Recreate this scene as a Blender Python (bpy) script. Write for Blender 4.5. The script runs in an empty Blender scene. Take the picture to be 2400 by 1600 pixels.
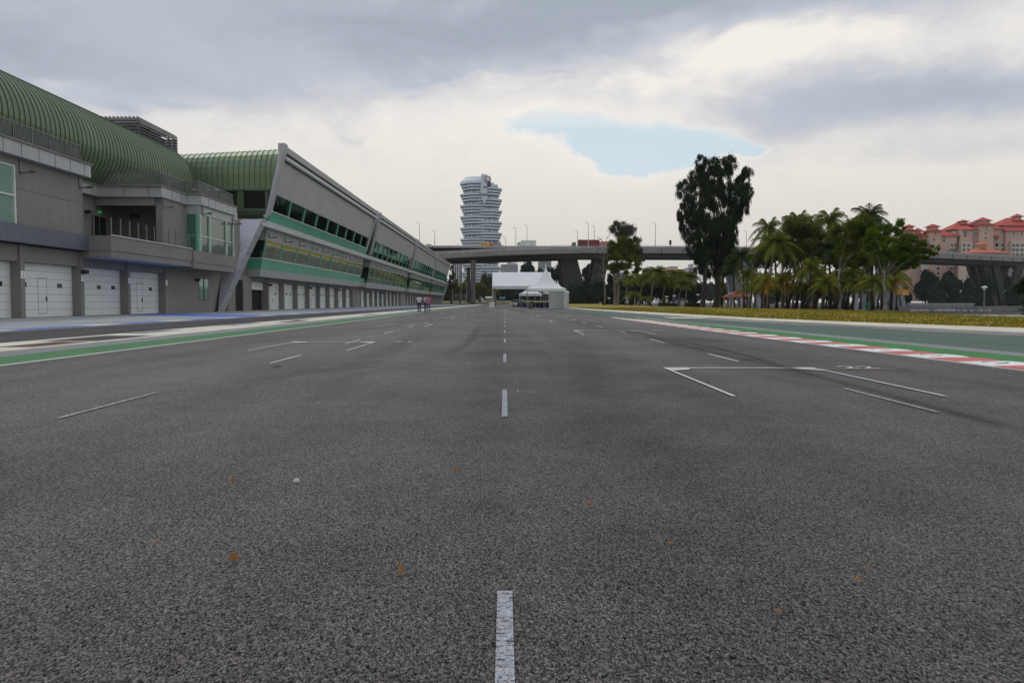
import bpy, math, random
import numpy as np
from mathutils import Vector, Matrix, Euler
random.seed(7); RNG = np.random.default_rng(11)
SC = bpy.context.scene
COL = SC.collection
R = math.radians

# ---------------------------------------------------------------- camera
F = 1900.0
cam_d = bpy.data.cameras.new('camera'); cam_d.sensor_width = 36; cam_d.lens = 36 * F / 2400
cam_d.clip_start = 0.05; cam_d.clip_end = 9000
cam = bpy.data.objects.new('camera', cam_d); COL.objects.link(cam)
cam.location = (0, 0, 1.0)
PITCH = math.atan(92 / F); YAW = math.atan(17 / F)
cam.rotation_euler = (R(90) - PITCH, 0, -YAW)
SC.camera = cam
CM = cam.rotation_euler.to_matrix()

# ---------------------------------------------------------------- world
W = bpy.data.worlds.new("World"); SC.world = W; W.use_nodes = True
SUN_EL, SUN_AZ = R(52), R(-35)      # azimuth from +Y towards +X
def build_world():
    nt = W.node_tree; N = nt.nodes; L = nt.links
    N.clear()
    out = N.new('ShaderNodeOutputWorld'); bg = N.new('ShaderNodeBackground')
    L.new(bg.outputs[0], out.inputs[0])
    sky = N.new('ShaderNodeTexSky'); sky.sky_type = 'NISHITA'; sky.sun_disc = False
    sky.sun_elevation = SUN_EL; sky.sun_rotation = SUN_AZ
    sky.air_density = 1.0; sky.dust_density = 2.0; sky.ozone_density = 1.0
    tc = N.new('ShaderNodeTexCoord')
    def m(op, a, b=None, c=None, clamp=False):
        n = N.new('ShaderNodeMath'); n.operation = op; n.use_clamp = clamp
        for i, v in enumerate((a, b, c)):
            if v is None: continue
            if isinstance(v, (int, float)): n.inputs[i].default_value = v
            else: L.new(v, n.inputs[i])
        return n.outputs[0]
    sep = N.new('ShaderNodeSeparateXYZ'); L.new(tc.outputs['Generated'], sep.inputs[0])
    az = m('MULTIPLY', m('ARCTAN2', sep.outputs[0], sep.outputs[1]), 57.2958)
    el = m('MULTIPLY', m('ARCSINE', sep.outputs[2]), 57.2958)
    comb = N.new('ShaderNodeCombineXYZ'); L.new(az, comb.inputs[0]); L.new(el, comb.inputs[1])
    def noise(scale, detail, rough, dist=0.0, sx=1.0, sy=1.0, off=0.0):
        mp = N.new('ShaderNodeMapping'); mp.inputs['Scale'].default_value = (sx, sy, 1)
        mp.inputs['Location'].default_value = (off, off * .7, off)
        L.new(comb.outputs[0], mp.inputs[0])
        n = N.new('ShaderNodeTexNoise'); n.inputs['Scale'].default_value = scale
        n.inputs['Detail'].default_value = detail; n.inputs['Roughness'].default_value = rough
        n.inputs['Distortion'].default_value = dist
        L.new(mp.outputs[0], n.inputs['Vector']); return n.outputs['Fac']
    n1 = noise(.10, 6, .55, .5, 1, 2.4, 3.1)
    n2 = noise(.55, 7, .6, .4, 1, 1.3, 9.0)
    n3 = noise(.16, 5, .5, .2, 1, 2.2, 21.)
    def deg(px, py):
        a = math.atan((px - 1183) / F)
        return math.degrees(a), math.degrees(math.atan((708 - py) / F * math.cos(a)))
    # warp
    waz = m('ADD', az, m('MULTIPLY', m('SUBTRACT', n3, .5), 9.0))
    wel = m('ADD', el, m('MULTIPLY', m('SUBTRACT', n1, .5), 5.5))
    def blob(px, py, rx, ry, w, a_=waz, e_=wel):
        a, e = deg(px, py); rx = rx / F * 57.3; ry = ry / F * 57.3
        dx = m('MULTIPLY', m('SUBTRACT', a_, a), 1 / rx); dy = m('MULTIPLY', m('SUBTRACT', e_, e), 1 / ry)
        d2 = m('ADD', m('MULTIPLY', dx, dx), m('MULTIPLY', dy, dy))
        return m('MULTIPLY', m('POWER', 2.71828, m('MULTIPLY', d2, -1)), w)
    dark = None
    for b in [(-150, 60, 330, 190, .55), (60, 120, 200, 50, .22), (330, 110, 560, 150, .30), (640, 30, 420, 70, .42), (760, 130, 330, 60, .30), (560, 205, 380, 38, .30), (1180, 20, 380, 80, .70),
              (1120, 110, 360, 50, .50), (1060, 170, 330, 45, .28), (1500, 30, 260, 60, .70), (1900, -10, 300, 50, .55), (2150, 40, 200, 60, .35),
              (2280, 205, 260, 58, .60), (1930, 215, 260, 60, .38), (2050, 290, 420, 50, .26), (1700, 300, 200, 60, .24), (2330, 350, 260, 25, .22), (1420, 210, 200, 40, .14),
              (1290, 193, 50, 10, .22), (1080, 190, 120, 10, .15), (820, 292, 26, 16, .14), (300, 262, 60, 9, .25), (220, 225, 160, 30, .28), (450, 250, 60, 8, .2)]:
        v = blob(*b); dark = v if dark is None else m('ADD', dark, v)
    for b in [(1780, 110, 150, 60, -.35), (1450, 195, 130, 16, -.2), (2080, 100, 100, 40, -.2), (130, 215, 90, 14, -.3), (1000, 120, 160, 12, -.14)]:
        dark = m('ADD', dark, blob(*b))
    dark = m('ADD', dark, m('MULTIPLY', m('SUBTRACT', n2, .5), .24))
    dark = m('ADD', dark, m('MULTIPLY', m('SUBTRACT', noise(1.6, 6, .6, .6, .7, 1.6, 2.), .5), .12))
    up = m('MULTIPLY', m('SUBTRACT', el, 19.0), .06, clamp=True)     # cloud deck continues overhead
    dark = m('ADD', dark, m('MULTIPLY', up, .55))
    ramp = N.new('ShaderNodeValToRGB'); cr = ramp.color_ramp
    cr.elements[0].position = 0.0; cr.elements[0].color = (.92, .875, .815, 1)
    cr.elements[1].position = 1.0; cr.elements[1].color = (.38, .43, .50, 1)
    for p, c in ((.14, (.80, .785, .77)), (.30, (.66, .66, .69)), (.60, (.49, .54, .62))):
        e = cr.elements.new(p); e.color = (*c, 1)
    L.new(dark, ramp.inputs[0])
    # haze band at the horizon
    hz = m('SUBTRACT', 1.0, m('MULTIPLY', el, 1 / 13.0), clamp=True)
    mix1 = N.new('ShaderNodeMix'); mix1.data_type = 'RGBA'
    L.new(m('MULTIPLY', m('POWER', hz, 1.1), .95), mix1.inputs[0]); L.new(ramp.outputs[0], mix1.inputs[6]); mix1.inputs[7].default_value = (.67, .635, .575, 1)
    # break of blue sky with crisp cumulus edges
    caz = m('ADD', az, m('MULTIPLY', m('SUBTRACT', n2, .5), 2.6)); cel = m('ADD', el, m('MULTIPLY', m('SUBTRACT', noise(.35, 8, .62, .2, 1, 1, 5.), .5), 2.4))
    hole = None
    for b in [(1290, 285, 95, 30, .75), (1400, 310, 140, 44, .8), (1480, 370, 110, 44, .8), (1590, 345, 90, 48, .7), (1675, 330, 60, 22, .4), (1755, 352, 50, 17, .6), (1215, 290, 40, 26, .4)]:
        v = blob(*b, caz, cel); hole = v if hole is None else m('ADD', hole, v)
    hm = m('MULTIPLY', m('SUBTRACT', hole, .34), m('ADD', 2.2, m('MULTIPLY', m('SUBTRACT', 11.5, el, None, True), 6.0)), clamp=True)
    skym = N.new('ShaderNodeVectorMath'); skym.operation = 'SCALE'; skym.inputs['Scale'].default_value = .045
    L.new(sky.outputs[0], skym.inputs[0])
    blue = N.new('ShaderNodeMix'); blue.data_type = 'RGBA'; blue.inputs[0].default_value = .93
    L.new(skym.outputs[0], blue.inputs[6]); blue.inputs[7].default_value = (.66, .79, .865, 1)
    hm = m('MULTIPLY', hm, m('MULTIPLY', m('SUBTRACT', 13.9, el), .45, None, True))
    rim = N.new('ShaderNodeMix'); rim.data_type = 'RGBA'; L.new(m('MULTIPLY', m('MULTIPLY', hole, 2.0, None, True), .75), rim.inputs[0]); L.new(mix1.outputs[2], rim.inputs[6]); rim.inputs[7].default_value = (.94, .90, .85, 1)
    mix1 = rim
    mix2 = N.new('ShaderNodeMix'); mix2.data_type = 'RGBA'
    L.new(m('MULTIPLY', hm, m('ADD', .62, m('MULTIPLY', n3, .7), None, True)), mix2.inputs[0]); L.new(mix1.outputs[2], mix2.inputs[6]); L.new(blue.outputs[2], mix2.inputs[7])
    # overcast zenith is brighter than the rim of the deck
    zen = m('ADD', 1.0, m('MULTIPLY', m('MULTIPLY', m('SUBTRACT', el, 26.0), .04, clamp=True), ZEN))
    sc2 = N.new('ShaderNodeVectorMath'); sc2.operation = 'SCALE'
    L.new(mix2.outputs[2], sc2.inputs[0]); L.new(zen, sc2.inputs['Scale'])
    L.new(sc2.outputs[0], bg.inputs[0]); bg.inputs[1].default_value = 1.0
ZEN = .45
build_world()
sd = bpy.data.lights.new('sun', 'SUN'); sd.energy = .6; sd.angle = R(14); sd.color = (1, .95, .87)
sun = bpy.data.objects.new('sun', sd); COL.objects.link(sun)
sdir = Vector((math.sin(SUN_AZ) * math.cos(SUN_EL), math.cos(SUN_AZ) * math.cos(SUN_EL), math.sin(SUN_EL)))
sun.rotation_euler = sdir.to_track_quat('Z', 'Y').to_euler()
SC.view_settings.view_transform = 'Standard'; SC.view_settings.look = 'None'
SC.view_settings.exposure = 0.0; SC.view_settings.gamma = 1
SC.cycles.max_bounces = 6; SC.cycles.diffuse_bounces = 3; SC.cycles.glossy_bounces = 3
SC.cycles.transparent_max_bounces = 8
SC.cycles.use_denoising = True

# ---------------------------------------------------------------- helpers
def ray(px, py):
    return CM @ Vector(((px - 1200) / F, (800 - py) / F, -1))
def G(px, py, z=0.0):
    d = ray(px, py); t = (z - 1.0) / d.z; return (d.x * t, d.y * t)
def at(px, py, Y):
    d = ray(px, py); t = Y / d.y; return Vector((d.x * t, Y, 1 + d.z * t))

def tag(o, label=None, cat=None, group=None, kind=None):
    if label: o['label'] = label
    if cat: o['category'] = cat
    if group: o['group'] = group
    if kind: o['kind'] = kind
    return o
def thing(name, loc, label, cat, group=None, rz=0):
    o = bpy.data.objects.new(name, None); COL.objects.link(o); o.location = loc; o.rotation_euler = (0, 0, rz)
    o.empty_display_size = .2
    ORG[o.name] = Vector(loc)
    return tag(o, label, cat, group)
ORG = {}

class MB:
    def __init__(s): s.v = []; s.f = []; s.m = []; s.cur = 0
    def add(s, vs, fs):
        n = len(s.v); s.v += [tuple(p) for p in vs]
        for f in fs: s.f.append(tuple(i + n for i in f)); s.m.append(s.cur)
        return s
    def quad(s, a, b, c, d): return s.add([a, b, c, d], [(0, 1, 2, 3)])
    def box(s, x0, x1, y0, y1, z0, z1):
        if x0 > x1: x0, x1 = x1, x0
        if y0 > y1: y0, y1 = y1, y0
        if z0 > z1: z0, z1 = z1, z0
        return s.add([(x0, y0, z0), (x1, y0, z0), (x1, y1, z0), (x0, y1, z0), (x0, y0, z1), (x1, y0, z1), (x1, y1, z1), (x0, y1, z1)],
                     [(0, 3, 2, 1), (4, 5, 6, 7), (0, 1, 5, 4), (1, 2, 6, 5), (2, 3, 7, 6), (3, 0, 4, 7)])
    def prism(s, base, vec):           # base: list of 3d points, extruded by vec
        n = len(base); vec = Vector(vec)
        vs = [Vector(p) for p in base] + [Vector(p) + vec for p in base]
        fs = [tuple(range(n))[::-1], tuple(range(n, 2 * n))] + [(i, (i + 1) % n, n + (i + 1) % n, n + i) for i in range(n)]
        return s.add(vs, fs)
    def xz(s, prof, y0, y1): return s.prism([(x, y0, z) for x, z in prof], (0, y1 - y0, 0))
    def tube(s, pts, rad, n=8, cap=True):
        pts = [Vector(p) for p in pts]
        if isinstance(rad, (int, float)): rad = [rad] * len(pts)
        vs = []; fs = []
        for i, p in enumerate(pts):
            d = (pts[min(i + 1, len(pts) - 1)] - pts[max(i - 1, 0)]).normalized()
            u = d.cross(Vector((0, 0, 1)) if abs(d.z) < .9 else Vector((1, 0, 0))).normalized(); w = d.cross(u)
            for k in range(n):
                a = 2 * math.pi * k / n; vs.append(p + (u * math.cos(a) + w * math.sin(a)) * rad[i])
        for i in range(len(pts) - 1):
            for k in range(n):
                k2 = (k + 1) % n; fs.append((i * n + k, i * n + k2, (i + 1) * n + k2, (i + 1) * n + k))
        if cap: fs += [tuple(range(n))[::-1], tuple((len(pts) - 1) * n + k for k in range(n))]
        return s.add(vs, fs)
    def lathe(s, c, prof, n=16, sq=False):
        vs = []; fs = []
        for r, z in prof:
            for k in range(n):
                a = 2 * math.pi * (k + (.5 if sq else 0)) / n; vs.append((c[0] + r * math.cos(a), c[1] + r * math.sin(a), c[2] + z))
        for i in range(len(prof) - 1):
            for k in range(n): k2 = (k + 1) % n; fs.append((i * n + k, i * n + k2, (i + 1) * n + k2, (i + 1) * n + k))
        fs += [tuple(range(n))[::-1], tuple((len(prof) - 1) * n + k for k in range(n))]
        return s.add(vs, fs)
    def hip(s, x0, x1, y0, y1, z0, z1, over=0, th=.25):   # hip roof
        x0 -= over; x1 += over; y0 -= over; y1 += over
        w, d = x1 - x0, y1 - y0; k = min(w, d) / 2
        if w >= d: a, b = (x0 + k, (y0 + y1) / 2, z1), (x1 - k, (y0 + y1) / 2, z1)
        else: a, b = ((x0 + x1) / 2, y0 + k, z1), ((x0 + x1) / 2, y1 - k, z1)
        s.box(x0, x1, y0, y1, z0 - th, z0 - .003)
        v = [(x0, y0, z0), (x1, y0, z0), (x1, y1, z0), (x0, y1, z0), a, b]
        if w >= d: f = [(0, 1, 5, 4), (1, 2, 5), (2, 3, 4, 5), (3, 0, 4)]
        else: f = [(0, 1, 4), (1, 2, 5, 4), (2, 3, 5), (3, 0, 4, 5)]
        return s.add(v, f)
    def build(s, name, mats, parent=None, smooth=False, **k):
        me = bpy.data.meshes.new(name)
        off = ORG[parent.name] if parent is not None else Vector((0, 0, 0))
        me.from_pydata([(x - off.x, y - off.y, z - off.z) for x, y, z in s.v], [], s.f)
        if not isinstance(mats, (list, tuple)): mats = [mats]
        for mm in mats: me.materials.append(mm)
        if len(mats) > 1: me.polygons.foreach_set('material_index', s.m)
        if smooth: me.polygons.foreach_set('use_smooth', [True] * len(me.polygons))
        me.update()
        o = bpy.data.objects.new(name, me); COL.objects.link(o)
        if parent is not None: o.parent = parent; ORG[o.name] = off
        else: ORG[o.name] = Vector((0, 0, 0))
        if k: tag(o, **k)
        return o
def solo(mb, name, mats, loc, label, cat, group=None, smooth=False):   # a thing that is one mesh, origin at its base
    ORG['_t'] = Vector(loc)
    class P: name = '_t'
    me_o = mb.build(name, mats, None, smooth)
    me = me_o.data; me.transform(Matrix.Translation(-Vector(loc))); me_o.location = loc
    ORG[me_o.name] = Vector(loc)
    return tag(me_o, label, cat, group)
def kids(o): return [c for c in o.children]
def copy_tree(o, parent=None):
    c = o.copy(); COL.objects.link(c)
    if parent is not None: c.parent = parent
    for ch in kids(o): copy_tree(ch, c)
    return c
def dup(root, loc, rz=None, label=None, scale=None):
    c = copy_tree(root); c.location = loc
    if rz is not None: c.rotation_euler[2] = rz
    if scale: c.scale = scale
    if label: c['label'] = label
    ORG[c.name] = Vector(loc)
    return c
def text_mb(txt, size, origin, ux, uy, thick=.01, narrow=1.0):
    cu = bpy.data.curves.new('t', 'FONT'); cu.body = txt; cu.size = size; cu.align_x = 'CENTER'; cu.align_y = 'CENTER'
    o = bpy.data.objects.new('t', cu); COL.objects.link(o)
    dg = bpy.context.evaluated_depsgraph_get(); me = bpy.data.meshes.new_from_object(o.evaluated_get(dg))
    vs = [v.co.copy() for v in me.vertices]; fs = [tuple(p.vertices) for p in me.polygons]
    bpy.data.objects.remove(o); bpy.data.meshes.remove(me)
    ux = Vector(ux); uy = Vector(uy); n = ux.cross(uy); og = Vector(origin)
    mb = MB(); mb.add([og + ux * v.x * narrow + uy * v.y + n * thick for v in vs], fs); return mb

# ---------------------------------------------------------------- materials
MATS = {}
def M(name, col, rough=.75, metal=0.0, var=.14, vs=.35, bump=0.0, bs=15.0, spec=.4, streak=0.0, hue=None, trans=0.0):
    if name in MATS: return MATS[name]
    m = bpy.data.materials.new(name); m.use_nodes = True; MATS[name] = m
    nt = m.node_tree; N = nt.nodes; L = nt.links; b = N['Principled BSDF']
    b.inputs['Roughness'].default_value = rough; b.inputs['Metallic'].default_value = metal
    b.inputs['Specular IOR Level'].default_value = spec
    geo = N.new('ShaderNodeNewGeometry')
    no = N.new('ShaderNodeTexNoise'); no.inputs['Scale'].default_value = vs; no.inputs['Detail'].default_value = 6; no.inputs['Roughness'].default_value = .65
    L.new(geo.outputs['Position'], no.inputs['Vector'])
    c2 = hue if hue else tuple(c * (1 - 2.2 * var) for c in col); c1 = tuple(min(1, c * (1 + 1.2 * var)) for c in col)
    rp = N.new('ShaderNodeValToRGB'); rp.color_ramp.elements[0].position = .3; rp.color_ramp.elements[1].position = .68
    rp.color_ramp.elements[0].color = (*c2, 1); rp.color_ramp.elements[1].color = (*c1, 1)
    L.new(no.outputs['Fac'], rp.inputs[0]); src = rp.outputs[0]
    if streak:
        mp = N.new('ShaderNodeMapping'); mp.inputs['Scale'].default_value = (3, 3, .12); L.new(geo.outputs['Position'], mp.inputs[0])
        n2 = N.new('ShaderNodeTexNoise'); n2.inputs['Scale'].default_value = 1.0; n2.inputs['Detail'].default_value = 5; L.new(mp.outputs[0], n2.inputs['Vector'])
        r2 = N.new('ShaderNodeValToRGB'); r2.color_ramp.elements[0].position = .35; r2.color_ramp.elements[1].position = .6
        g = 1 - streak; r2.color_ramp.elements[0].color = (g, g, g * .97, 1); r2.color_ramp.elements[1].color = (1, 1, 1, 1)
        L.new(n2.outputs['Fac'], r2.inputs[0])
        mx = N.new('ShaderNodeMix'); mx.data_type = 'RGBA'; mx.blend_type = 'MULTIPLY'; mx.inputs[0].default_value = 1
        L.new(src, mx.inputs[6]); L.new(r2.outputs[0], mx.inputs[7]); src = mx.outputs[2]
    L.new(src, b.inputs['Base Color'])
    if bump:
        n3 = N.new('ShaderNodeTexNoise'); n3.inputs['Scale'].default_value = bs; n3.inputs['Detail'].default_value = 4
        L.new(geo.outputs['Position'], n3.inputs['Vector'])
        bp = N.new('ShaderNodeBump'); bp.inputs['Strength'].default_value = bump; bp.inputs['Distance'].default_value = .02
        L.new(n3.outputs['Fac'], bp.inputs['Height']); L.new(bp.outputs[0], b.inputs['Normal'])
    if trans:
        tr = N.new('ShaderNodeBsdfTranslucent'); L.new(src, tr.inputs[0])
        mix = N.new('ShaderNodeMixShader'); mix.inputs[0].default_value = trans
        L.new(b.outputs[0], mix.inputs[1]); L.new(tr.outputs[0], mix.inputs[2]); L.new(mix.outputs[0], N['Material Output'].inputs[0])
    return m
def glass(name, dark, refl, fac, rough=.03):
    if name in MATS: return MATS[name]
    m = bpy.data.materials.new(name); m.use_nodes = True; MATS[name] = m
    nt = m.node_tree; N = nt.nodes; L = nt.links; b = N['Principled BSDF']
    b.inputs['Base Color'].default_value = (*dark, 1); b.inputs['Roughness'].default_value = .3
    g = N.new('ShaderNodeBsdfGlossy'); g.inputs['Color'].default_value = (*refl, 1); g.inputs['Roughness'].default_value = rough
    geo = N.new('ShaderNodeNewGeometry'); no = N.new('ShaderNodeTexNoise'); no.inputs['Scale'].default_value = .35; no.inputs['Detail'].default_value = 2
    L.new(geo.outputs['Position'], no.inputs['Vector'])
    bp = N.new('ShaderNodeBump'); bp.inputs['Strength'].default_value = .25; bp.inputs['Distance'].default_value = .04
    L.new(no.outputs['Fac'], bp.inputs['Height']); L.new(bp.outputs[0], g.inputs['Normal'])
    lw = N.new('ShaderNodeFresnel'); lw.inputs['IOR'].default_value = 1.5
    ad = N.new('ShaderNodeMath'); ad.operation = 'ADD'; ad.use_clamp = True; L.new(lw.outputs[0], ad.inputs[0]); ad.inputs[1].default_value = fac
    mix = N.new('ShaderNodeMixShader'); L.new(ad.outputs[0], mix.inputs[0]); L.new(b.outputs[0], mix.inputs[1]); L.new(g.outputs[0], mix.inputs[2])
    L.new(mix.outputs[0], N['Material Output'].inputs[0])
    return m

def asphalt_mat(name, base, paint=None, wear=.5, skid=None, tint=(1, 1, 1)):
    m = bpy.data.materials.new(name); m.use_nodes = True
    nt = m.node_tree; N = nt.nodes; L = nt.links; b = N['Principled BSDF']
    geo = N.new('ShaderNodeNewGeometry'); P = geo.outputs['Position']
    def mth(op, a, bb=None, clamp=False):
        n = N.new('ShaderNodeMath'); n.operation = op; n.use_clamp = clamp
        for i, v in enumerate((a, bb)):
            if v is None: continue
            if isinstance(v, (int, float)): n.inputs[i].default_value = v
            else: L.new(v, n.inputs[i])
        return n.outputs[0]
    def noise(s, d=3, r=.6, sc=(1, 1, 1)):
        mp = N.new('ShaderNodeMapping'); mp.inputs['Scale'].default_value = sc; L.new(P, mp.inputs[0])
        n = N.new('ShaderNodeTexNoise'); n.inputs['Scale'].default_value = s; n.inputs['Detail'].default_value = d; n.inputs['Roughness'].default_value = r
        L.new(mp.outputs[0], n.inputs['Vector']); return n.outputs['Fac']
    vo = N.new('ShaderNodeTexVoronoi'); vo.inputs['Scale'].default_value = 250
    pm = N.new('ShaderNodeMapping'); pm.inputs['Scale'].default_value = (1, .5, 1); L.new(P, pm.inputs[0]); PS = pm.outputs[0]; L.new(PS, vo.inputs['Vector'])
    sp = N.new('ShaderNodeSeparateColor'); L.new(vo.outputs['Color'], sp.inputs[0])
    grain = mth('SUBTRACT', mth('POWER', sp.outputs[0], 2.0), .33)
    fine = mth('SUBTRACT', noise(190, 3, .75, (1, .5, 1)), .5)
    tex = mth('SUBTRACT', noise(60, 4, .7, (1, .55, 1)), .5)
    mid = mth('SUBTRACT', noise(2.2, 5, .6), .5)
    big = mth('SUBTRACT', noise(.35, 4, .55), .5)
    lane = mth('SUBTRACT', noise(.55, 3, .5, (1, .03, 1)), .5)
    pit = mth('MULTIPLY', mth('SUBTRACT', noise(75, 3, .65, (1, .6, 1)), .55, clamp=True), -9.0)
    vb = N.new('ShaderNodeTexVoronoi'); vb.inputs['Scale'].default_value = 190; L.new(PS, vb.inputs['Vector'])
    sb = N.new('ShaderNodeSeparateColor'); L.new(vb.outputs['Color'], sb.inputs[0])
    stone = mth('MULTIPLY', mth('POWER', sb.outputs[0], 3.5), 2.1)
    small = mth('MULTIPLY', mth('POWER', sp.outputs[0], 3.5), 1.9)
    v = mth('ADD', mth('ADD', .42, stone), small)
    for a, w in ((fine, 1.7), (tex, 1.6)): v = mth('ADD', v, mth('MULTIPLY', a, w))
    v = mth('MAXIMUM', mth('ADD', v, pit), .10)
    wv = 1.0
    lane2 = mth('SUBTRACT', noise(.16, 4, .6, (1, .12, 1)), .5); spot = mth('SUBTRACT', noise(.9, 6, .7, (1, .6, 1)), .5)
    for a, w in ((mid, .5), (big, 1.1), (lane, 1.5), (lane2, 1.5), (spot, .6)): wv = mth('ADD', wv, mth('MULTIPLY', a, w))
    v = mth('MULTIPLY', v, mth('MINIMUM', mth('MAXIMUM', wv, .5), 1.6))
    # a few bright chips
    vo2 = N.new('ShaderNodeTexVoronoi'); vo2.inputs['Scale'].default_value = 28; L.new(P, vo2.inputs['Vector'])
    s2 = N.new('ShaderNodeSeparateColor'); L.new(vo2.outputs['Color'], s2.inputs[0])
    chip = mth('MULTIPLY', mth('MULTIPLY', mth('GREATER_THAN', s2.outputs[1], .955), mth('LESS_THAN', vo2.outputs['Distance'], .22)), 1.2)
    v = mth('ADD', v, chip)
    vm = N.new('ShaderNodeVectorMath'); vm.operation = 'SCALE'; vm.inputs[0].default_value = base; L.new(v, vm.inputs['Scale'])
    hue = N.new('ShaderNodeMix'); hue.data_type = 'RGBA'; hue.blend_type = 'MULTIPLY'
    L.new(mth('MULTIPLY', sp.outputs[1], .3), hue.inputs[0]); L.new(vm.outputs[0], hue.inputs[6]); hue.inputs[7].default_value = (1.25, 1.0, .9, 1)
    src = hue.outputs[2]; spv = mth('MULTIPLY', mth('MINIMUM', v, 1.6), .20)
    if paint:
        wn = noise(62, 4, .7, (.55, 1, 1)); w2 = noise(1.1, 3)
        k = mth('MULTIPLY', mth('SUBTRACT', mth('ADD', wn, mth('MULTIPLY', w2, .25)), wear), 9.0, clamp=True)
        if wear > .5:
            rd = mth('ABSOLUTE', mth('SUBTRACT', noise(38, 3, .6), .5)); rd2 = mth('ABSOLUTE', mth('SUBTRACT', noise(70, 2, .6), .5))
            k = mth('MULTIPLY', mth('MULTIPLY', mth('SUBTRACT', rd, .006), 70.0, clamp=True), mth('MULTIPLY', mth('SUBTRACT', rd2, .004), 70.0, clamp=True))
            k = mth('MULTIPLY', k, mth('MULTIPLY', mth('SUBTRACT', wn, wear - .12), 9.0, clamp=True))
        px = N.new('ShaderNodeMix'); px.data_type = 'RGBA'; L.new(k, px.inputs[0]); L.new(src, px.inputs[6])
        pv = N.new('ShaderNodeVectorMath'); pv.operation = 'SCALE'; pv.inputs[0].default_value = paint
        L.new(mth('ADD', mth('ADD', .85, mth('MULTIPLY', fine, .3)), mth('MULTIPLY', noise(.9, 4), .3)), pv.inputs['Scale']); L.new(pv.outputs[0], px.inputs[7])
        src = px.outputs[2]
    L.new(src, b.inputs['Base Color']); b.inputs['Roughness'].default_value = .6; L.new(spv, b.inputs['Specular IOR Level']); b.inputs['Sheen Weight'].default_value = .0; b.inputs['Sheen Roughness'].default_value = .55; b.inputs['Sheen Tint'].default_value = (.9, .86, .82, 1)
    bp = N.new('ShaderNodeBump'); bp.inputs['Strength'].default_value = .8; bp.inputs['Distance'].default_value = .005
    L.new(mth('ADD', mth('ADD', noise(110, 3, .7), mth('MULTIPLY', vo.outputs['Distance'], .8)), mth('MULTIPLY', noise(9, 2), 1.2)), bp.inputs['Height']); L.new(bp.outputs[0], b.inputs['Normal'])
    if skid:
        at_ = N.new('ShaderNodeAttribute'); at_.attribute_name = 'fade'
        tr = N.new('ShaderNodeBsdfTransparent'); mix = N.new('ShaderNodeMixShader')
        L.new(mth('MULTIPLY', at_.outputs['Fac'], mth('ADD', .35, mth('MULTIPLY', noise(3, 4), .7)), clamp=True), mix.inputs[0])
        L.new(tr.outputs[0], mix.inputs[1]); L.new(b.outputs[0], mix.inputs[2]); L.new(mix.outputs[0], N['Material Output'].inputs[0])
    return m
# ---------------------------------------------------------------- ground
def ribbon(name, Lp, Rp, z, mat, kind='structure', th=0.0):
    mb = MB()
    for i in range(len(Lp) - 1):
        a, b, c, d = Lp[i], Rp[i], Rp[i + 1], Lp[i + 1]
        mb.quad((*a, z), (*b, z), (*c, z), (*d, z))
        if th: mb.quad((*b, z), (*b, z - th), (*c, z - th), (*c, z)); mb.quad((*a, z - th), (*a, z), (*d, z), (*d, z - th))
    return tag(mb.build(name, mat), kind=kind)
A_TRACK = asphalt_mat('asphalt_track', (.0655, .0605, .0565))
A_PIT = asphalt_mat('asphalt_pit', (.021, .020, .022))
A_GREEN = asphalt_mat('painted_green_asphalt', (.055, .062, .058), (.060, .105, .078), .40)
A_WHITE = asphalt_mat('road_paint_white', (.0655, .0605, .0565), (.62, .62, .60), .45)
A_WHITE_WORN = asphalt_mat('road_paint_white_worn', (.0655, .0605, .0565), (.44, .47, .52), .515)
A_ORANGE = asphalt_mat('road_paint_orange', (.0655, .0605, .0565), (.42, .25, .10), .48)
A_LGREY = asphalt_mat('grey_strip', (.17, .18, .19), (.20, .21, .22), .4)
A_KGREEN = M('kerb_green_paint', (.035, .155, .045), .75, var=.12, vs=1.5, bump=.25, bs=40)
A_KGREEN2 = M('kerb_green_bright', (.02, .17, .025), .75, var=.12, vs=1.5, bump=.25, bs=40)
CREAM = M('cream_concrete', (.60, .56, .47), .85, var=.12, vs=.5, bump=.3, bs=30)
CONC = M('apron_concrete', (.30, .32, .33), .8, var=.10, vs=.25, bump=.2, bs=30)
BLUEP = M('blue_paint', (.055, .11, .40), .75, var=.2, vs=.9, hue=(.10, .16, .40))
EARTH = M('earth', (.11, .12, .06), .95, var=.2, vs=.05)
RED = M('kerb_red', (.50, .10, .095), .6, var=.14, vs=2.2, bump=.1, bs=60)
WHT = M('kerb_white', (.74, .74, .72), .6, var=.1, vs=2.2, bump=.1, bs=60)

bank = [(30, -60), (31, 0), (32.5, 51), (36, 72), (38, 83), (40, 122), (36, 158), (44, 250), (52, 400), (58, 520), (40, 640), (-150, 700), (-3000, 760)]
gm = MB(); pts = [(x, y, -.03) for x, y in bank]
gm.add(pts + [(-3000, -60, -.03)], [tuple(range(len(pts) + 1))])
tag(gm.build('ground', EARTH), kind='structure')
q = MB()
for (x0, y0), (x1, y1) in zip(bank[:-1], bank[1:]): q.quad((x0, y0, -.034), (x1, y1, -.034), (x1, y1, -5), (x0, y0, -5))
tag(q.build('river_bank', M('quay', (.22, .21, .19), .9, streak=.3)), kind='structure')
WATER = M('water', (.010, .014, .016), .22, var=.1, bump=.6, bs=1.2, spec=.18)
tag(MB().quad((-3500, -80, -3.5), (3500, -80, -3.5), (3500, 4500, -3.5), (-3500, 4500, -3.5)).build('water', WATER), kind='structure')
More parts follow.
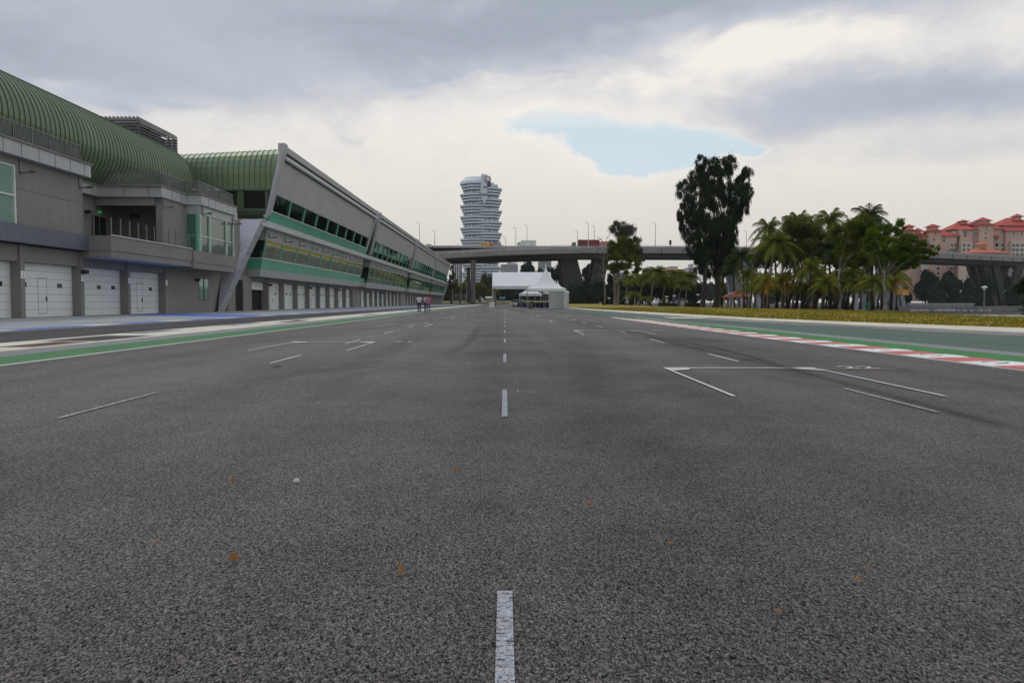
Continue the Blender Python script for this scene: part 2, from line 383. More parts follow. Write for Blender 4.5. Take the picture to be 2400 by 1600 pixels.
# far land
fb = [(186, 404), (330, 404), (700, 430), (3200, 600), (3200, 4200), (-3200, 4200), (-3200, 800), (-150, 770), (60, 700), (150, 660), (186, 600)]
fm = MB(); fm.add([(x, y, -1.2) for x, y in fb], [tuple(range(len(fb)))])
for (x0, y0), (x1, y1) in zip(fb, fb[1:] + fb[:1]): fm.quad((x0, y0, -1.204), (x1, y1, -1.204), (x1 - 1, y1 - 3 if y1 < 800 else y1, -4), (x0 - 1, y0 - 3 if y0 < 800 else y0, -4))
tag(fm.build('far_bank', M('bank_earth', (.075, .075, .07), .95, vs=.05)), kind='structure')

ribbon('track', [(-40, -12), (-34, 420)], [(7.75, -12), (9.9, 420)], 0.0, A_TRACK)
def xs(x): return [(x, -12), (x, 60), (x, 150), (x, 372)]
ribbon('track_edge_line', xs(-8.02), xs(-7.90), .004, A_WHITE)
ribbon('green_verge_strip', xs(-9.2), xs(-8.024), .004, A_KGREEN)
ribbon('grey_verge_strip', xs(-9.95), xs(-9.204), .004, A_LGREY)
ribbon('concrete_strip', xs(-12.0), xs(-9.954), .03, CREAM, th=.04)
ribbon('pit_lane', xs(-16.4), xs(-12.004), .004, A_PIT)
ribbon('pit_apron', xs(-31.5), xs(-16.404), .05, CONC, th=.06)
bl = MB()
y = 20.0; k = 0
while y < 330:     # broken blue and white pit lane line
    ln = 2.6
    bl.cur = 1 if k % 3 == 2 else 0; bl.quad((-17.5 - (.2 if k % 3 else 0), y, .054), (-16.55, y, .054), (-16.55, y + ln, .054), (-17.25, y + ln, .054))
    y += ln; k += 1
tag(bl.build('pit_lane_line', [BLUEP, A_WHITE]), kind='structure')
for a in ([(-28.4, 60.5), (-17.4, 51.0), (-17.4, 60.5), (-28.4, 67.5)], [(-28.4, 66.5), (-22, 70.5), (-22, 72), (-28.4, 69)], [(-28.4, 122), (-17.6, 116), (-17.6, 118.5), (-28.4, 126)], [(-28.4, 186), (-17.6, 180), (-17.6, 183), (-28.4, 190)]):
    tag(MB().add([(x, y, .054) for x, y in a], [(0, 1, 2, 3)]).build('blue_pit_marking', BLUEP), kind='structure')
GR = M('drain_dark', (.035, .028, .025), .8, var=.3, vs=1.0)
GR2 = M('drain_rust', (.10, .055, .04), .8, var=.3, vs=1.0)
for (x0, x1, y0, y1, mm) in [(-11.0, -10.2, 17.6, 20.0, GR2), (-11.55, -10.2, 20.3, 23.6, GR), (-11.9, -11.2, 25.2, 28.3, A_LGREY), (-11.9, -11.3, 34, 38, A_LGREY), (-11.0, -10.3, 39, 43, GR), (-11.8, -11.1, 43.5, 47, A_LGREY), (-11.0, -10.3, 62, 66, GR), (-11, -10.3, 90, 95, GR)]:
    tag(MB().quad((x0, y0, .034), (x1, y0, .034), (x1, y1, .034), (x0, y1, .034)).build('drain_cover', mm), kind='structure')
# right hand side: kerb, green, runoff, cream kerb strip
kl = [(7.72, 9.0), (7.66, 12), (7.45, 17), (7.26, 22.3), (7.1, 33), (6.95, 53)]
def kx(y, off=0):
    for (x0, y0), (x1, y1) in zip(kl[:-1], kl[1:]):
        if y <= y1 or (x1, y1) == kl[-1]: return x0 + (x1 - x0) * (y - y0) / (y1 - y0) + off
kb = MB(); y = 8.0; k = 0
while y < 53:
    y2 = y + .92; w = .80 * min(1, max(.25, (54 - y) / 10)); n = 3
    kb.cur = k % 2
    for j in range(n):
        ya = y + (y2 - y) * j / n; yb = y + (y2 - y) * (j + 1) / n
        ha = .012 + .022 * math.sin(math.pi * j / n); hb = .012 + .022 * math.sin(math.pi * (j + 1) / n)
        kb.quad((kx(ya), ya, .004), (kx(ya) + w * .5, ya, .008 + ha * .45), (kx(yb) + w * .5, yb, .008 + hb * .45), (kx(yb), yb, .004))
        kb.quad((kx(ya) + w * .5, ya, .008 + ha * .45), (kx(ya) + w, ya, .012 + ha * .45), (kx(yb) + w, yb, .012 + hb * .45), (kx(yb) + w * .5, yb, .008 + hb * .45))
    y = y2; k += 1
tag(kb.build('kerb', [RED, WHT]), kind='structure')
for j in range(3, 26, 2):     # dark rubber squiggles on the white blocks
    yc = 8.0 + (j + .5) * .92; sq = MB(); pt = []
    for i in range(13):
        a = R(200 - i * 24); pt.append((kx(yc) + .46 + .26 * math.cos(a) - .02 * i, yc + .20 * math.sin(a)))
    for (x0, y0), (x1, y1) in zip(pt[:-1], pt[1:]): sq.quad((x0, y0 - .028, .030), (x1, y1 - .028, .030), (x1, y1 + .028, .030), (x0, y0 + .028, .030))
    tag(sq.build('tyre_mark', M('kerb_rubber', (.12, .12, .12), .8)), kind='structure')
ys = [-12, 9, 17, 22.3, 33, 53, 70, 131, 200]
def krib(o0, o1): return [(kx(y) + o0, y) for y in ys[:6]], [(kx(y) + o1, y) for y in ys[:6]]
a, b = krib(-.09, -.004); ribbon('kerb_edge_line', a, b, .004, A_WHITE)
inner = [(27, -12), (20.5, 12), (17.2, 22), (16.2, 25), (14.9, 32), (13.5, 41.7), (12.3, 54), (11.4, 68.6), (10.7, 95), (10.1, 131), (9.9, 200), (9.7, 372)]
outer = [(32, -12), (26, 12), (22.3, 21), (20.6, 25), (18.5, 31), (16.3, 40), (15.0, 48), (13.9, 72), (12.4, 102), (11.0, 140), (10.7, 210), (10.5, 372)]
def ix(p, y):
    for (x0, y0), (x1, y1) in zip(p[:-1], p[1:]):
        if y <= y1: return x0 + (x1 - x0) * (y - y0) / (y1 - y0)
    return p[-1][0]
yy = [-12, 9, 12, 17, 22.3, 27, 33, 42, 53, 68, 95, 131, 200, 372]
def kk(y): return kx(min(max(y, 9), 53))
ribbon('green_kerb_strip', [(kk(y) + .80, y) for y in yy[:9]], [(kk(y) + .88 + (.92 if y < 40 else .4), y) for y in yy[:9]], .024, A_KGREEN2, th=.03)
ribbon('grey_runoff_strip', [(kk(y) + .884 + (.92 if y < 40 else .4), y) for y in yy[:9]], [(kk(y) + 1.75 + (.9 if y < 40 else .2), y) for y in yy[:9]], .008, A_LGREY)
ribbon('green_runoff', [(kk(y) + (.86 if y < 54 else .62), y) for y in yy], [(ix(inner, y), y) for y in yy], .004, A_GREEN)
ribbon('grey_runoff_edge', [(ix(inner, y) - (1.5 if y < 60 else .35), y) for y in yy[:11]], [(ix(inner, y) - .004, y) for y in yy[:11]], .0085, asphalt_mat('runoff_grey', (.15, .15, .145)))
ribbon('cream_kerb_strip', [(ix(inner, y), y) for y in yy], [(ix(outer, y), y) for y in yy], .06, CREAM, th=.07)
tag(MB().quad((10.2, 49.5, .0125), (12.9, 50.5, .0125), (12.9, 53.5, .0125), (10.2, 52.5, .0125)).build('white_runoff_patch', CREAM), kind='structure')
# lawn with a very slight swell
LAWN = M('lawn', (.25, .17, .018), .95, var=.32, vs=.18, hue=(.085, .115, .012), bump=.8, bs=9)
lm = MB(); rows = [-12, 5, 15, 22, 27, 33, 40, 50, 60, 72, 83, 100, 122, 140, 158, 200, 250, 320, 400]
def bx(y):
    for (x0, y0), (x1, y1) in zip(bank[:-1], bank[1:]):
        if y0 <= y <= y1: return x0 + (x1 - x0) * (y - y0) / (y1 - y0)
nc = 8
def lz(x, y, t): return .075 + .13 * math.sin(math.pi * t) + .03 * math.sin(x * .9) * math.sin(y * .31)
grid = []
for y in rows:
    x0, x1 = ix(outer, y), bx(y)
    grid.append([(x0 + (x1 - x0) * j / nc, y, .062 if j == 0 else (0.0 if j == nc else lz(x0 + (x1 - x0) * j / nc, y, j / nc))) for j in range(nc + 1)])
for i in range(len(rows) - 1):
    for j in range(nc): lm.quad(grid[i][j], grid[i][j + 1], grid[i + 1][j + 1], grid[i + 1][j])
tag(lm.build('lawn', LAWN, smooth=True), kind='structure')
def tufts(n, y0, y1, h):
    t = RNG.random((n, 3)); vs = np.zeros((n, 3, 3)); a = RNG.random(n) * 6.28
    y = y0 + (y1 - y0) * t[:, 0] ** 1.5
    x0 = np.array([ix(outer, v) for v in y]); x1 = np.array([bx(v) for v in y]); s = t[:, 1]; x = x0 + .02 + (x1 - x0 - .2) * s
    z = .05 + .1 * np.sin(math.pi * s)
    w = .05; hh = h * (.4 + t[:, 2])
    vs[:, 0] = np.stack([x - w * np.cos(a), y - w * np.sin(a), z], 1); vs[:, 1] = np.stack([x + w * np.cos(a), y + w * np.sin(a), z], 1)
    vs[:, 2] = np.stack([x + hh * .5 * np.cos(a * 3), y + hh * .5 * np.sin(a * 3), z + hh], 1)
    return vs
def np_mesh(name, V, mat, parent=None, mats=None, mi=None):
    """V: (n,k,3) faces"""
    n, k, _ = V.shape; me = bpy.data.meshes.new(name)
    me.vertices.add(n * k); me.vertices.foreach_set('co', V.reshape(-1).astype(np.float32))
    me.loops.add(n * k); me.loops.foreach_set('vertex_index', np.arange(n * k, dtype=np.int32))
    me.polygons.add(n); me.polygons.foreach_set('loop_start', np.arange(0, n * k, k, dtype=np.int32))
    for mm in (mats or [mat]): me.materials.append(mm)
    if mi is not None: me.polygons.foreach_set('material_index', mi.astype(np.int32))
    me.update(calc_edges=True)
    o = bpy.data.objects.new(name, me); COL.objects.link(o)
    if parent is not None: o.parent = parent
    return o
GRASS = M('grass_blades', (.215, .165, .016), .9, var=.3, vs=.5, hue=(.12, .125, .012), trans=.3, spec=.1)
tag(np_mesh('grass', tufts(60000, 24, 130, .10), GRASS), label='short yellow green lawn grass behind the cream kerb', kind='stuff')
# seawall path on the right edge of the lawn
PATH = M('path_concrete', (.38, .36, .33), .85, bump=.2)
tag(MB().box(28.5, 32.3, 38, 54, .10, .17).box(32.3, 32.9, 10, 52, .0, .19).build('promenade', PATH), kind='structure')

# road markings
def mark(x0, x1, y0, y1, mat=A_WHITE, z=.008, name='road_marking'):
    return tag(MB().quad((x0, y0, z), (x1, y0, z), (x1, y1, z), (x0, y1, z)).build(name, mat), kind='structure')
for i in range(22):
    y = .55 + 6.45 * i; mark(-.026, .026, y, y + 2.2, A_WHITE_WORN, name='centre_dash')
for i in range(9):
    y = 6.95 + 6.3 * i
    if y < 60: mark(-3.86, -3.81, y, y + 2.0, A_WHITE_WORN if i == 0 else A_WHITE, name='lane_dash'); mark(3.9, 3.95, y + .32, y + 2.35, A_WHITE_WORN if i == 0 else A_WHITE, name='lane_dash')
num = 22
for i in range(11):
    right = i % 2 == 0; Y = 12.2 + 8.1 * i
    xl, xr = (2.40, 4.68) if right else (-5.28, -3.22)
    mb = MB(); z = .012; t = .045
    mb.quad((xl, Y - .06, z), (xr, Y - .06, z), (xr, Y + .05, z), (xl, Y + .05, z))
    mb.quad((xl, Y - 3.7, z), (xl + t, Y - 3.7, z), (xl + t, Y - .064, z), (xl, Y - .064, z))
    mb.quad((xr - t, Y - 3.7, z), (xr, Y - 3.7, z), (xr, Y - .064, z), (xr - t, Y - .064, z))
    for x, s in ((xl + t + .003, 1), (xr - t - .003, -1)): mb.add([(x, Y - .064, z), (x + s * .34, Y - .064, z), (x + s * .28, Y - .3, z), (x, Y - .5, z)], [(0, 1, 2, 3)] if s > 0 else [(0, 3, 2, 1)])
    tag(mb.build('grid_box', A_WHITE), kind='structure')
    ox = (4.0, 5.75) if right else (-3.1, -2.05)
    mark(ox[0], ox[1], Y - .31, Y - .265, A_ORANGE, .016, 'orange_grid_line')
    if i < 6: tag(text_mb(str(num), .56, ((5.35 if right else -2.52), Y + .0, .0), (1, 0, 0), (0, 1, 0), .016).build('grid_number', A_WHITE), kind='structure')
    num -= 1
# tyre marks
SK = asphalt_mat('tyre_rubber', (.055, .054, .055), skid=True)
def skid(pts, w, st=.75, name='tyre_mark'):
    P = [Vector((*G(px, py), 0)) for px, py in pts]
    C = []
    for i in range(len(P) - 1):
        p0, p1, p2, p3 = P[max(i - 1, 0)], P[i], P[i + 1], P[min(i + 2, len(P) - 1)]
        for j in range(6):
            t = j / 6; C.append(.5 * ((2 * p1) + (p2 - p0) * t + (2 * p0 - 5 * p1 + 4 * p2 - p3) * t * t + (3 * p1 - p0 - 3 * p2 + p3) * t ** 3))
    C.append(P[-1]); prof = [(-1, 0), (-.6, .7), (0, 1), (.6, .7), (1, 0)]
    vs = []; fs = []; fd = []
    for i, p in enumerate(C):
        d = (C[min(i + 1, len(C) - 1)] - C[max(i - 1, 0)]).normalized(); nrm = Vector((-d.y, d.x, 0)); e = min(1, i / 5, (len(C) - 1 - i) / 5)
        for s, f in prof: q_ = p + nrm * s * w; vs.append((q_.x, q_.y, .0205)); fd.append(f * e * st)
    for i in range(len(C) - 1):
        for k in range(4): fs.append((i * 5 + k, i * 5 + k + 1, (i + 1) * 5 + k + 1, (i + 1) * 5 + k))
    me = bpy.data.meshes.new(name); me.from_pydata(vs, [], fs); me.materials.append(SK)
    at_ = me.attributes.new('fade', 'FLOAT', 'POINT'); at_.data.foreach_set('value', fd)
    o = bpy.data.objects.new(name, me); COL.objects.link(o); return tag(o, kind='structure')
skid([(1550, 797), (1640, 808), (1730, 828), (1800, 848), (1860, 866), (1990, 900), (2140, 940), (2290, 980), (2420, 1015)], .11, .6)
skid([(1560, 799), (1640, 803), (1700, 812)], .10, .5)
skid([(1480, 776), (1560, 800), (1760, 845), (1930, 890)], .16, .35)
skid([(1030, 840), (1090, 810), (1115, 780), (1120, 762)], .16, .3)
skid([(770, 897), (830, 880), (900, 868), (1010, 866)], .14, .25)
skid([(560, 905), (760, 866), (980, 862)], .3, .25)
skid([(1180, 760), (1330, 765), (1500, 782), (1700, 800)], .2, .25)
skid([(1500, 1010), (1400, 880), (1330, 800)], .35, .2)
skid([(600, 1050), (840, 860), (1000, 780)], .35, .2)
# fallen leaves and bits on the track
BR = [M('dry_leaf', (.22, .11, .045), .8, var=.3, vs=60, hue=(.14, .06, .02)), M('dry_pod', (.26, .15, .06), .8, var=.3, vs=60, hue=(.18, .08, .03)), M('paper_scrap', (.62, .62, .58), .8, vs=20), M('dark_bit', (.03, .028, .026), .8)]
def leaf(px, py, w, mat, label, up=.012, seg=7, cat='leaf', name='fallen_leaf', asp=.55, ang=None):
    x, y = G(px, py); mb = MB(); a = random.random() * 3.1 if ang is None else ang
    ring = []; 
    for k in range(seg):
        t = 2 * math.pi * k / seg; r = w * (.5 + .14 * random.random()); ux, uy = math.cos(t) * r, math.sin(t) * r * asp
        ring.append((x + ux * math.cos(a) - uy * math.sin(a), y + ux * math.sin(a) + uy * math.cos(a)))
    vs = [(p[0], p[1],   .014 + random.random() * up * .15) for p in ring] + [(x + (p[0] - x) * .6, y + (p[1] - y) * .6, .016 + up * (.8 + .25 * random.random())) for p in ring] + [(x, y, .016 + up * .6)]
    fs = [(k, (k + 1) % seg, seg + (k + 1) % seg, seg + k) for k in range(seg)] + [(seg + k, seg + (k + 1) % seg, 2 * seg) for k in range(seg)]
    mb.add(vs, fs)
    return solo(mb, name, mat, (x, y, .012), label, cat)
leaf(549, 1319, .036, BR[0], 'curled brown leaf on bare asphalt, largest of the left foreground', .026, 9, asp=.6, ang=.1)
leaf(940, 1351, .028, BR[1], 'folded tan leaf standing on the asphalt left of the near centre dash', .03, 9, asp=.7, ang=1.3)
leaf(1382, 1186, .026, BR[1], 'small orange brown leaf right of the centre line, upper of the two there', .012)
leaf(1569, 1280, .022, BR[0], 'dull brown leaf flat on asphalt in the lower right centre', .005)
leaf(2008, 1368, .026, BR[1], 'pale tan leaf at the lower right of the track', .008)
leaf(2037, 1337, .012, BR[0], 'tiny brown crumb just above the pale tan leaf at lower right', .006)
leaf(546, 1134, .026, BR[1], 'thin straw coloured leaf left of the white paper scrap', .016, 8, asp=.2, ang=.7)
leaf(1070, 1108, .04, BR[1], 'long thin dry twig lying crosswise near the centre line', .008, 8, 'twig', 'dry_twig', .12, .05)
leaf(695, 1133, .036, BR[2], 'white crumpled paper scrap on the left half of the track', .015, 6, 'litter', 'paper_scrap')
leaf(1348, 1094, .014, BR[0], 'tiny reddish leaf crumb high in the centre right foreground', .005)
leaf(368, 1278, .014, BR[0], 'tiny brown crumb in the far left foreground', .005)
leaf(1825, 1442, .022, BR[0], 'dark reddish leaf fragment near the bottom right', .004)
leaf(1213, 919, .03, BR[2], 'white speck of paper right of the second centre dash', .012, 5, 'litter', 'paper_scrap')
leaf(648, 861, .16, BR[3], 'dark strip of rubber below the left lane dash', .012, 7, 'rubber scrap', 'rubber_scrap')
leaf(1659, 897, .05, BR[3], 'small black rubber scrap inside the nearest right grid box', .012, 6, 'rubber scrap', 'rubber_scrap')
# ---------------------------------------------------------------- pit building materials
WALL = M('grey_render', (.205, .200, .190), .85, var=.06, vs=.3, streak=.06, bump=.08, bs=30)
PANEL = M('silver_panel', (.39, .41, .43), .45, metal=.25, var=.05, vs=.25, streak=.12)
PANEL2 = M('lavender_panel', (.36, .37, .42), .4, metal=.3, var=.05, vs=.25, streak=.12)
DKPANEL = M('blue_grey_fascia', (.12, .135, .165), .5, metal=.2, var=.06, streak=.12)
LEANW = M('lean_wall', (.36, .375, .385), .5, metal=.15, var=.04, vs=.15, streak=.04)
GRN = M('green_seam_roof', (.130, .185, .110), .46, metal=.45, var=.08, vs=.25)
GRND = M('green_seam', (.075, .11, .062), .8, spec=.1)
DOORM = M('garage_door_paint', (.62, .67, .665), .5, var=.03, vs=.8)
JOINT = M('door_joint', (.22, .24, .24), .7)
MULL = M('green_frame', (.16, .42, .31), .35, metal=.3, var=.05)
SILL = M('white_metal', (.62, .64, .66), .4, metal=.2, var=.04)
SPAN = M('green_spandrel', (.085, .36, .25), .18, var=.06, vs=.3, spec=.6)
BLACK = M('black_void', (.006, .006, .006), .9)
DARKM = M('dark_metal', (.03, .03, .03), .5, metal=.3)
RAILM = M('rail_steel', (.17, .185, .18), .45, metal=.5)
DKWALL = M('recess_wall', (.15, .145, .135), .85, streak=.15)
BLUESOF = M('soffit_blue', (.30, .33, .48), .6, var=.06)
GL_DARK = glass('glass_dark', (.004, .012, .010), (.40, .50, .46), .02)
GL_REF = glass('glass_reflective', (.01, .02, .014), (.50, .54, .46), .32)
GL_BAY = glass('glass_bay', (.01, .03, .025), (.45, .52, .50), .10)
GL_UP = glass('glass_upper', (.003, .012, .009), (.13, .20, .17), .02)
GL_AQUA = glass('glass_aqua', (.16, .30, .24), (.7, .85, .78), .10)
SIGNW = M('sign_white', (.75, .75, .75), .5, var=.02)
INK = M('sign_black', (.01, .01, .01), .5)

XF = -28.7; BAY = 6.85
def garage_door(root, y0, y1, xf=XF, wicket=False, half=False, nwin=3, wy=None):
    h = 3.42; x = xf - .62; zb = 2.45 if half else .06
    mb = MB(); mb.cur = 0
    if half: zs = [2.45, 2.93, h]
    else: zs = [.06 + (h - .06) * i / 7 for i in range(8)]
    for a, b in zip(zs[:-1], zs[1:]):
        mb.cur = 0; mb.box(x - .05, x, y0, y1, a + .012, b - .012)
    mb.cur = 1; mb.box(x - .05, x - .012, y0, y1, zb, h)
    d = mb.build('garage_door', [DOORM, JOINT], root)
    if half:
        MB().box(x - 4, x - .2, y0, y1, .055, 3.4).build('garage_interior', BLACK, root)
        return
    w = y1 - y0
    for t in ([.14, .5, .83] if nwin == 3 else [.14, .76]):
        c = y0 + w * t
        MB().box(x - .03, x + .02, c - .28, c + .28, 1.93, 2.22).build('door_window', GL_DARK, d)
    if wicket:
        c = y0 + w * .45; wk = MB()
        for a in ((c - .5, c - .47, .3, 2.5), (c + .47, c + .5, .3, 2.5)): wk.box(x, x + .012, *a)
        wk.box(x, x + .012, c - .5, c + .5, 2.5, 2.54); wk.box(x, x + .012, c - .5, c + .5, .26, .3)
        wk.build('wicket_frame', JOINT, d)
        MB().box(x, x + .07, c + .36, c + .42, 1.08, 1.34).build('handle', DARKM, d)
def pillar(root, y, xf=XF, w=.43, top=4.4): MB().box(xf - .9, xf, y, y + w, .0, top).build('pillar', WALL, root)
def header(root, y0, y1, xf=XF, z0=3.42, z1=4.4): MB().box(xf - .88, xf - .14, y0, y1, z0, z1).build('door_header', WALL, root)
def L_light(root, x, y, z, s=1.0):       # wall bracket: back plate, arm, lamp bar
    MB().box(x, x + .07, y, y + .2 * s, z, z + .75 * s).box(x + .07, x + .9 * s, y + .04, y + .16 * s, z, z + .09 * s).box(x + .55 * s, x + 1.0 * s, y - .02, y + .22 * s, z + .09 * s, z + .16 * s).build('bracket_light', RAILM, root)
def wlamp(root, x, y, z): MB().box(x, x + .1, y, y + .18, z, z + .2).box(x + .08, x + .42, y - .06, y + .24, z - .06, z + .2).build('wall_lamp', DARKM, root)
def rail(root, p0, p1, z0, z1, name='railing', step=.10, post=1.9):
    p0 = Vector(p0); p1 = Vector(p1); d = p1 - p0; Ln = d.length; d.normalize(); n = Vector((-d.y, d.x)) * .02
    mb = MB()
    def bar(a, b, za, zb, w=.02):
        A = p0 + d * a; B = p0 + d * b; m_ = Vector((-d.y, d.x)) * w
        mb.prism([(A.x - m_.x, A.y - m_.y, za), (B.x - m_.x, B.y - m_.y, za), (B.x + m_.x, B.y + m_.y, za), (A.x + m_.x, A.y + m_.y, za)], (0, 0, zb - za))
    bar(0, Ln, z1 - .06, z1, .03); bar(0, Ln, z0 + .08, z0 + .12, .015); bar(0, Ln, z1 - .2, z1 - .17, .015)
    t = 0
    while t < Ln: bar(t, t + .03, z0 + .12, z1 - .17, .015); t += step
    t = 0
    while t <= Ln + .01: bar(max(0, t - .04), min(t + .04, Ln), z0, z1 - .05, .05); t += Ln / max(1, round(Ln / post))
    return mb.build(name, RAILM, root)
def lerp(a, b, t): return a + (b - a) * t

# ================================================================ near wing with the green vault
wing = thing('pit_building', (XF, 55, 0), 'grey pit building wing with long green vaulted seam roof and garages 2 to 5', 'pit building')
bays = [BAY * i + 69.0 - BAY * 6 for i in range(7)]     # 27.9 ... 69.0
for i, y in enumerate(bays):
    pillar(wing, y)
    if i < 6:
        garage_door(wing, y + .43, bays[i + 1], wicket=(i % 2 == 1), nwin=2 if i % 2 == 1 else 3)
        header(wing, y + .43, bays[i + 1])
for i, n in ((3, '2'), (4, '3'), (5, '4'), (6, '5')):
    y = bays[i]; s = MB().box(XF, XF + .025, y + .02, y + .41, 2.42, 2.86).build('garage_number', SIGNW, wing)
    text_mb(n, .40, (XF + .025, y + .215, 2.64), (0, 1, 0), (0, 0, 1), .006, .8).build('digit', INK, s)
for y in (bays[4] + .05, bays[6] + 6.55): wlamp(wing, XF, y, 2.98)
# solid wall after garage five
MB().box(XF - .9, XF, 69.43, 82.6, 0, 4.4).build('wall', WALL, wing)
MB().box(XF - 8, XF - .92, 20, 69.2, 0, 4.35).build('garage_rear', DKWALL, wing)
w_ = MB().box(XF - .05, XF + .015, 76.4, 78.9, 1.2, 3.25).build('window_frame', DARKM, wing)
for a, b in ((76.45, 77.45), (77.8, 78.8)): MB().box(XF + .016, XF + .03, a, b, 1.25, 3.2).build('window_pane', GL_AQUA, w_)
# blue grey fascia, balcony
MB().box(-31.5, -28.1, 18, 55.27, 4.47, 5.53).build('fascia', DKPANEL, wing)
bal = MB(); bal.box(-28.9, -26.6, 55.3, 69.5, 4.5, 5.5); bal.box(-28.9, -26.66, 55.36, 69.5, 4.06, 4.497)
bal.build('balcony', WALL, wing)
MB().box(-33.5, -28.5, 55.36, 70.8, 4.42, 5.44).build('balcony_floor', WALL, wing)
MB().box(-28.7, -26.68, 55.4, 69.5, 4.02, 4.055).build('soffit', BLUESOF, wing)
MB().box(-26.62, -26.52, 55.3, 69.5, 5.503, 5.56).build('balcony_cap', SILL, wing)
for i in range(11):
    y = 55.6 + i * 1.36; MB().box(-26.78, -26.72, y, y + .09, 5.5, 6.75).build('baluster_post', RAILM, wing)
for i in range(1): MB().box(-27.9, -27.84, 55.5, 55.58, 5.5, 6.75).build('baluster_post', RAILM, wing)
# upper wall left of the recess
MB().box(-31, -28.5, 47.95, 55.4, 5.53, 9.6).build('upper_wall', WALL, wing)
MB().box(-28.52, -28.49, 48, 55.4, 7.62, 7.66).build('wall_joint', DKWALL, wing)
MB().box(-31, -28.5, 18, 47.95, 8.95, 9.6).build('upper_wall', WALL, wing)
for i in range(8):
    y1 = 47.9 - i * 2.0; y0 = y1 - 2.0
    g = MB().box(-28.72, -28.6, y0 + .05, y1 - .03, 5.53, 8.93).build('window', GL_AQUA, wing)
    f = MB().box(-28.6, -28.5, y1 - .07 if i else y1 - .12, y1, 5.53, 8.95).box(-28.6, -28.52, y0, y1 - .07, 7.15, 7.25).box(-28.6, -28.52, y0, y1 - .07, 8.86, 8.95)
    f.build('window_frame', SILL, g)
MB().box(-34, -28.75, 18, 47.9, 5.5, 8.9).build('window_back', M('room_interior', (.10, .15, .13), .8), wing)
# roof slab cornices
def cornice(poly, z0=9.4, z1=10.22, lip=.12):
    # poly: list of (x,y) along the outer edge, slab goes back to x=-40
    P = poly + [(-40, poly[-1][1]), (-40, poly[0][1])]
    mb = MB(); mb.prism([(x, y, z0) for x, y in P], (0, 0, z1 - z0)); return mb.build('roof_slab', PANEL, wing)
edge = [(-28.0, 18), (-28.0, 55.6), (-32.4, 55.6), (-32.4, 65.4), (-27.45, 65.6), (-27.45, 70.7), (-26.2, 70.8), (-26.2, 80.0), (-27.6, 80.0), (-27.6, 84.5)]
cornice(edge)
jn = MB()
for (xa, ya), (xb, yb) in zip(edge[:-1], edge[1:]):
    Ln = math.hypot(xb - xa, yb - ya); n = int(Ln / 1.75)
    for k in range(1, n + 1):
        t = k / (n + .5); x = xa + (xb - xa) * t; y = ya + (yb - ya) * t; jn.box(x - .012, x + .012, y - .012, y + .012, 9.42, 10.2)
jn.build('panel_joint', DARKM, wing)
cp = MB(); 
for x0, x1, y0, y1 in ((-28.45, -27.9, 18, 55.7), (-32.9, -32.3, 55.7, 65.3), (-32.9, -27.35, 65.3, 65.8), (-27.9, -27.35, 65.8, 70.6), (-27.9, -26.1, 70.6, 71.0), (-26.7, -26.1, 71.0, 80.1)): cp.box(x0, x1, y0, y1, 10.223, 10.33)
cp.build('coping', WALL, wing)
for p0, p1 in (((-28.55, 18), (-28.55, 55.3)), ((-28.55, 55.3), (-32.6, 55.3)), ((-32.6, 55.4), (-32.6, 65.7)), ((-32.6, 65.75), (-27.7, 65.85)), ((-27.7, 65.9), (-27.7, 70.9)), ((-27.6, 71.0), (-26.6, 71.0)), ((-26.6, 71.1), (-26.6, 80)), ((-26.6, 80), (-28, 80)), ((-28, 80.1), (-28, 84.5))): rail(wing, p0, p1, 10.3, 11.5)
L_light(wing, -28.5, 47.95 + .3, 8.55, 1.0); L_light(wing, -28.5, 54.9, 8.6, 1.0); L_light(wing, -27.6, 66.2, 8.6, .9); L_light(wing, -26.4, 71.4, 8.65, .9); L_light(wing, -26.4, 79.3, 8.5, .9)
# recess behind the balcony
MB().box(-33.6, -32.9, 55.4, 69.0, 5.45, 9.39).build('recess_wall', WALL, wing)
MB().box(-32.88, -28.16, 68.6, 69.0, 5.45, 9.39).build('recess_wall', DKWALL, wing)
MB().box(-28.15, -27.6, 66.1, 69.0, 5.45, 9.39).box(-29.2, -27.6, 69.003, 70.9, 5.45, 9.39).build('upper_wall', WALL, wing)
MB().box(-32.88, -28.16, 65.75, 66.4, 8.75, 9.39).build('beam', WALL, wing)
dd = MB().box(-32.9, -32.82, 65.3, 67.4, 5.45, 7.9).build('terrace_door', GL_DARK, wing)
MB().box(-32.82, -32.78, 66.3, 66.36, 5.45, 7.9).box(-32.82, -32.78, 65.24, 65.3, 5.45, 7.95).build('door_frame', RAILM, dd)
wlamp(wing, -32.9, 64.2, 8.0); 
MB().box(-31.3, -30.6, 68.4, 68.6, 8.0, 8.35).build('wall_lamp', DARKM, wing)
ex = bpy.data.materials.new('exit_sign_glow'); ex.use_nodes = True; ex.node_tree.nodes['Principled BSDF'].inputs['Emission Color'].default_value = (.02, .8, .1, 1); ex.node_tree.nodes['Principled BSDF'].inputs['Emission Strength'].default_value = .25; ex.node_tree.nodes['Principled BSDF'].inputs['Base Color'].default_value = (.02, .2, .05, 1)
es = MB().box(-32.88, -32.8, 66.3, 66.65, 8.2, 8.38).build('exit_sign', ex, wing)
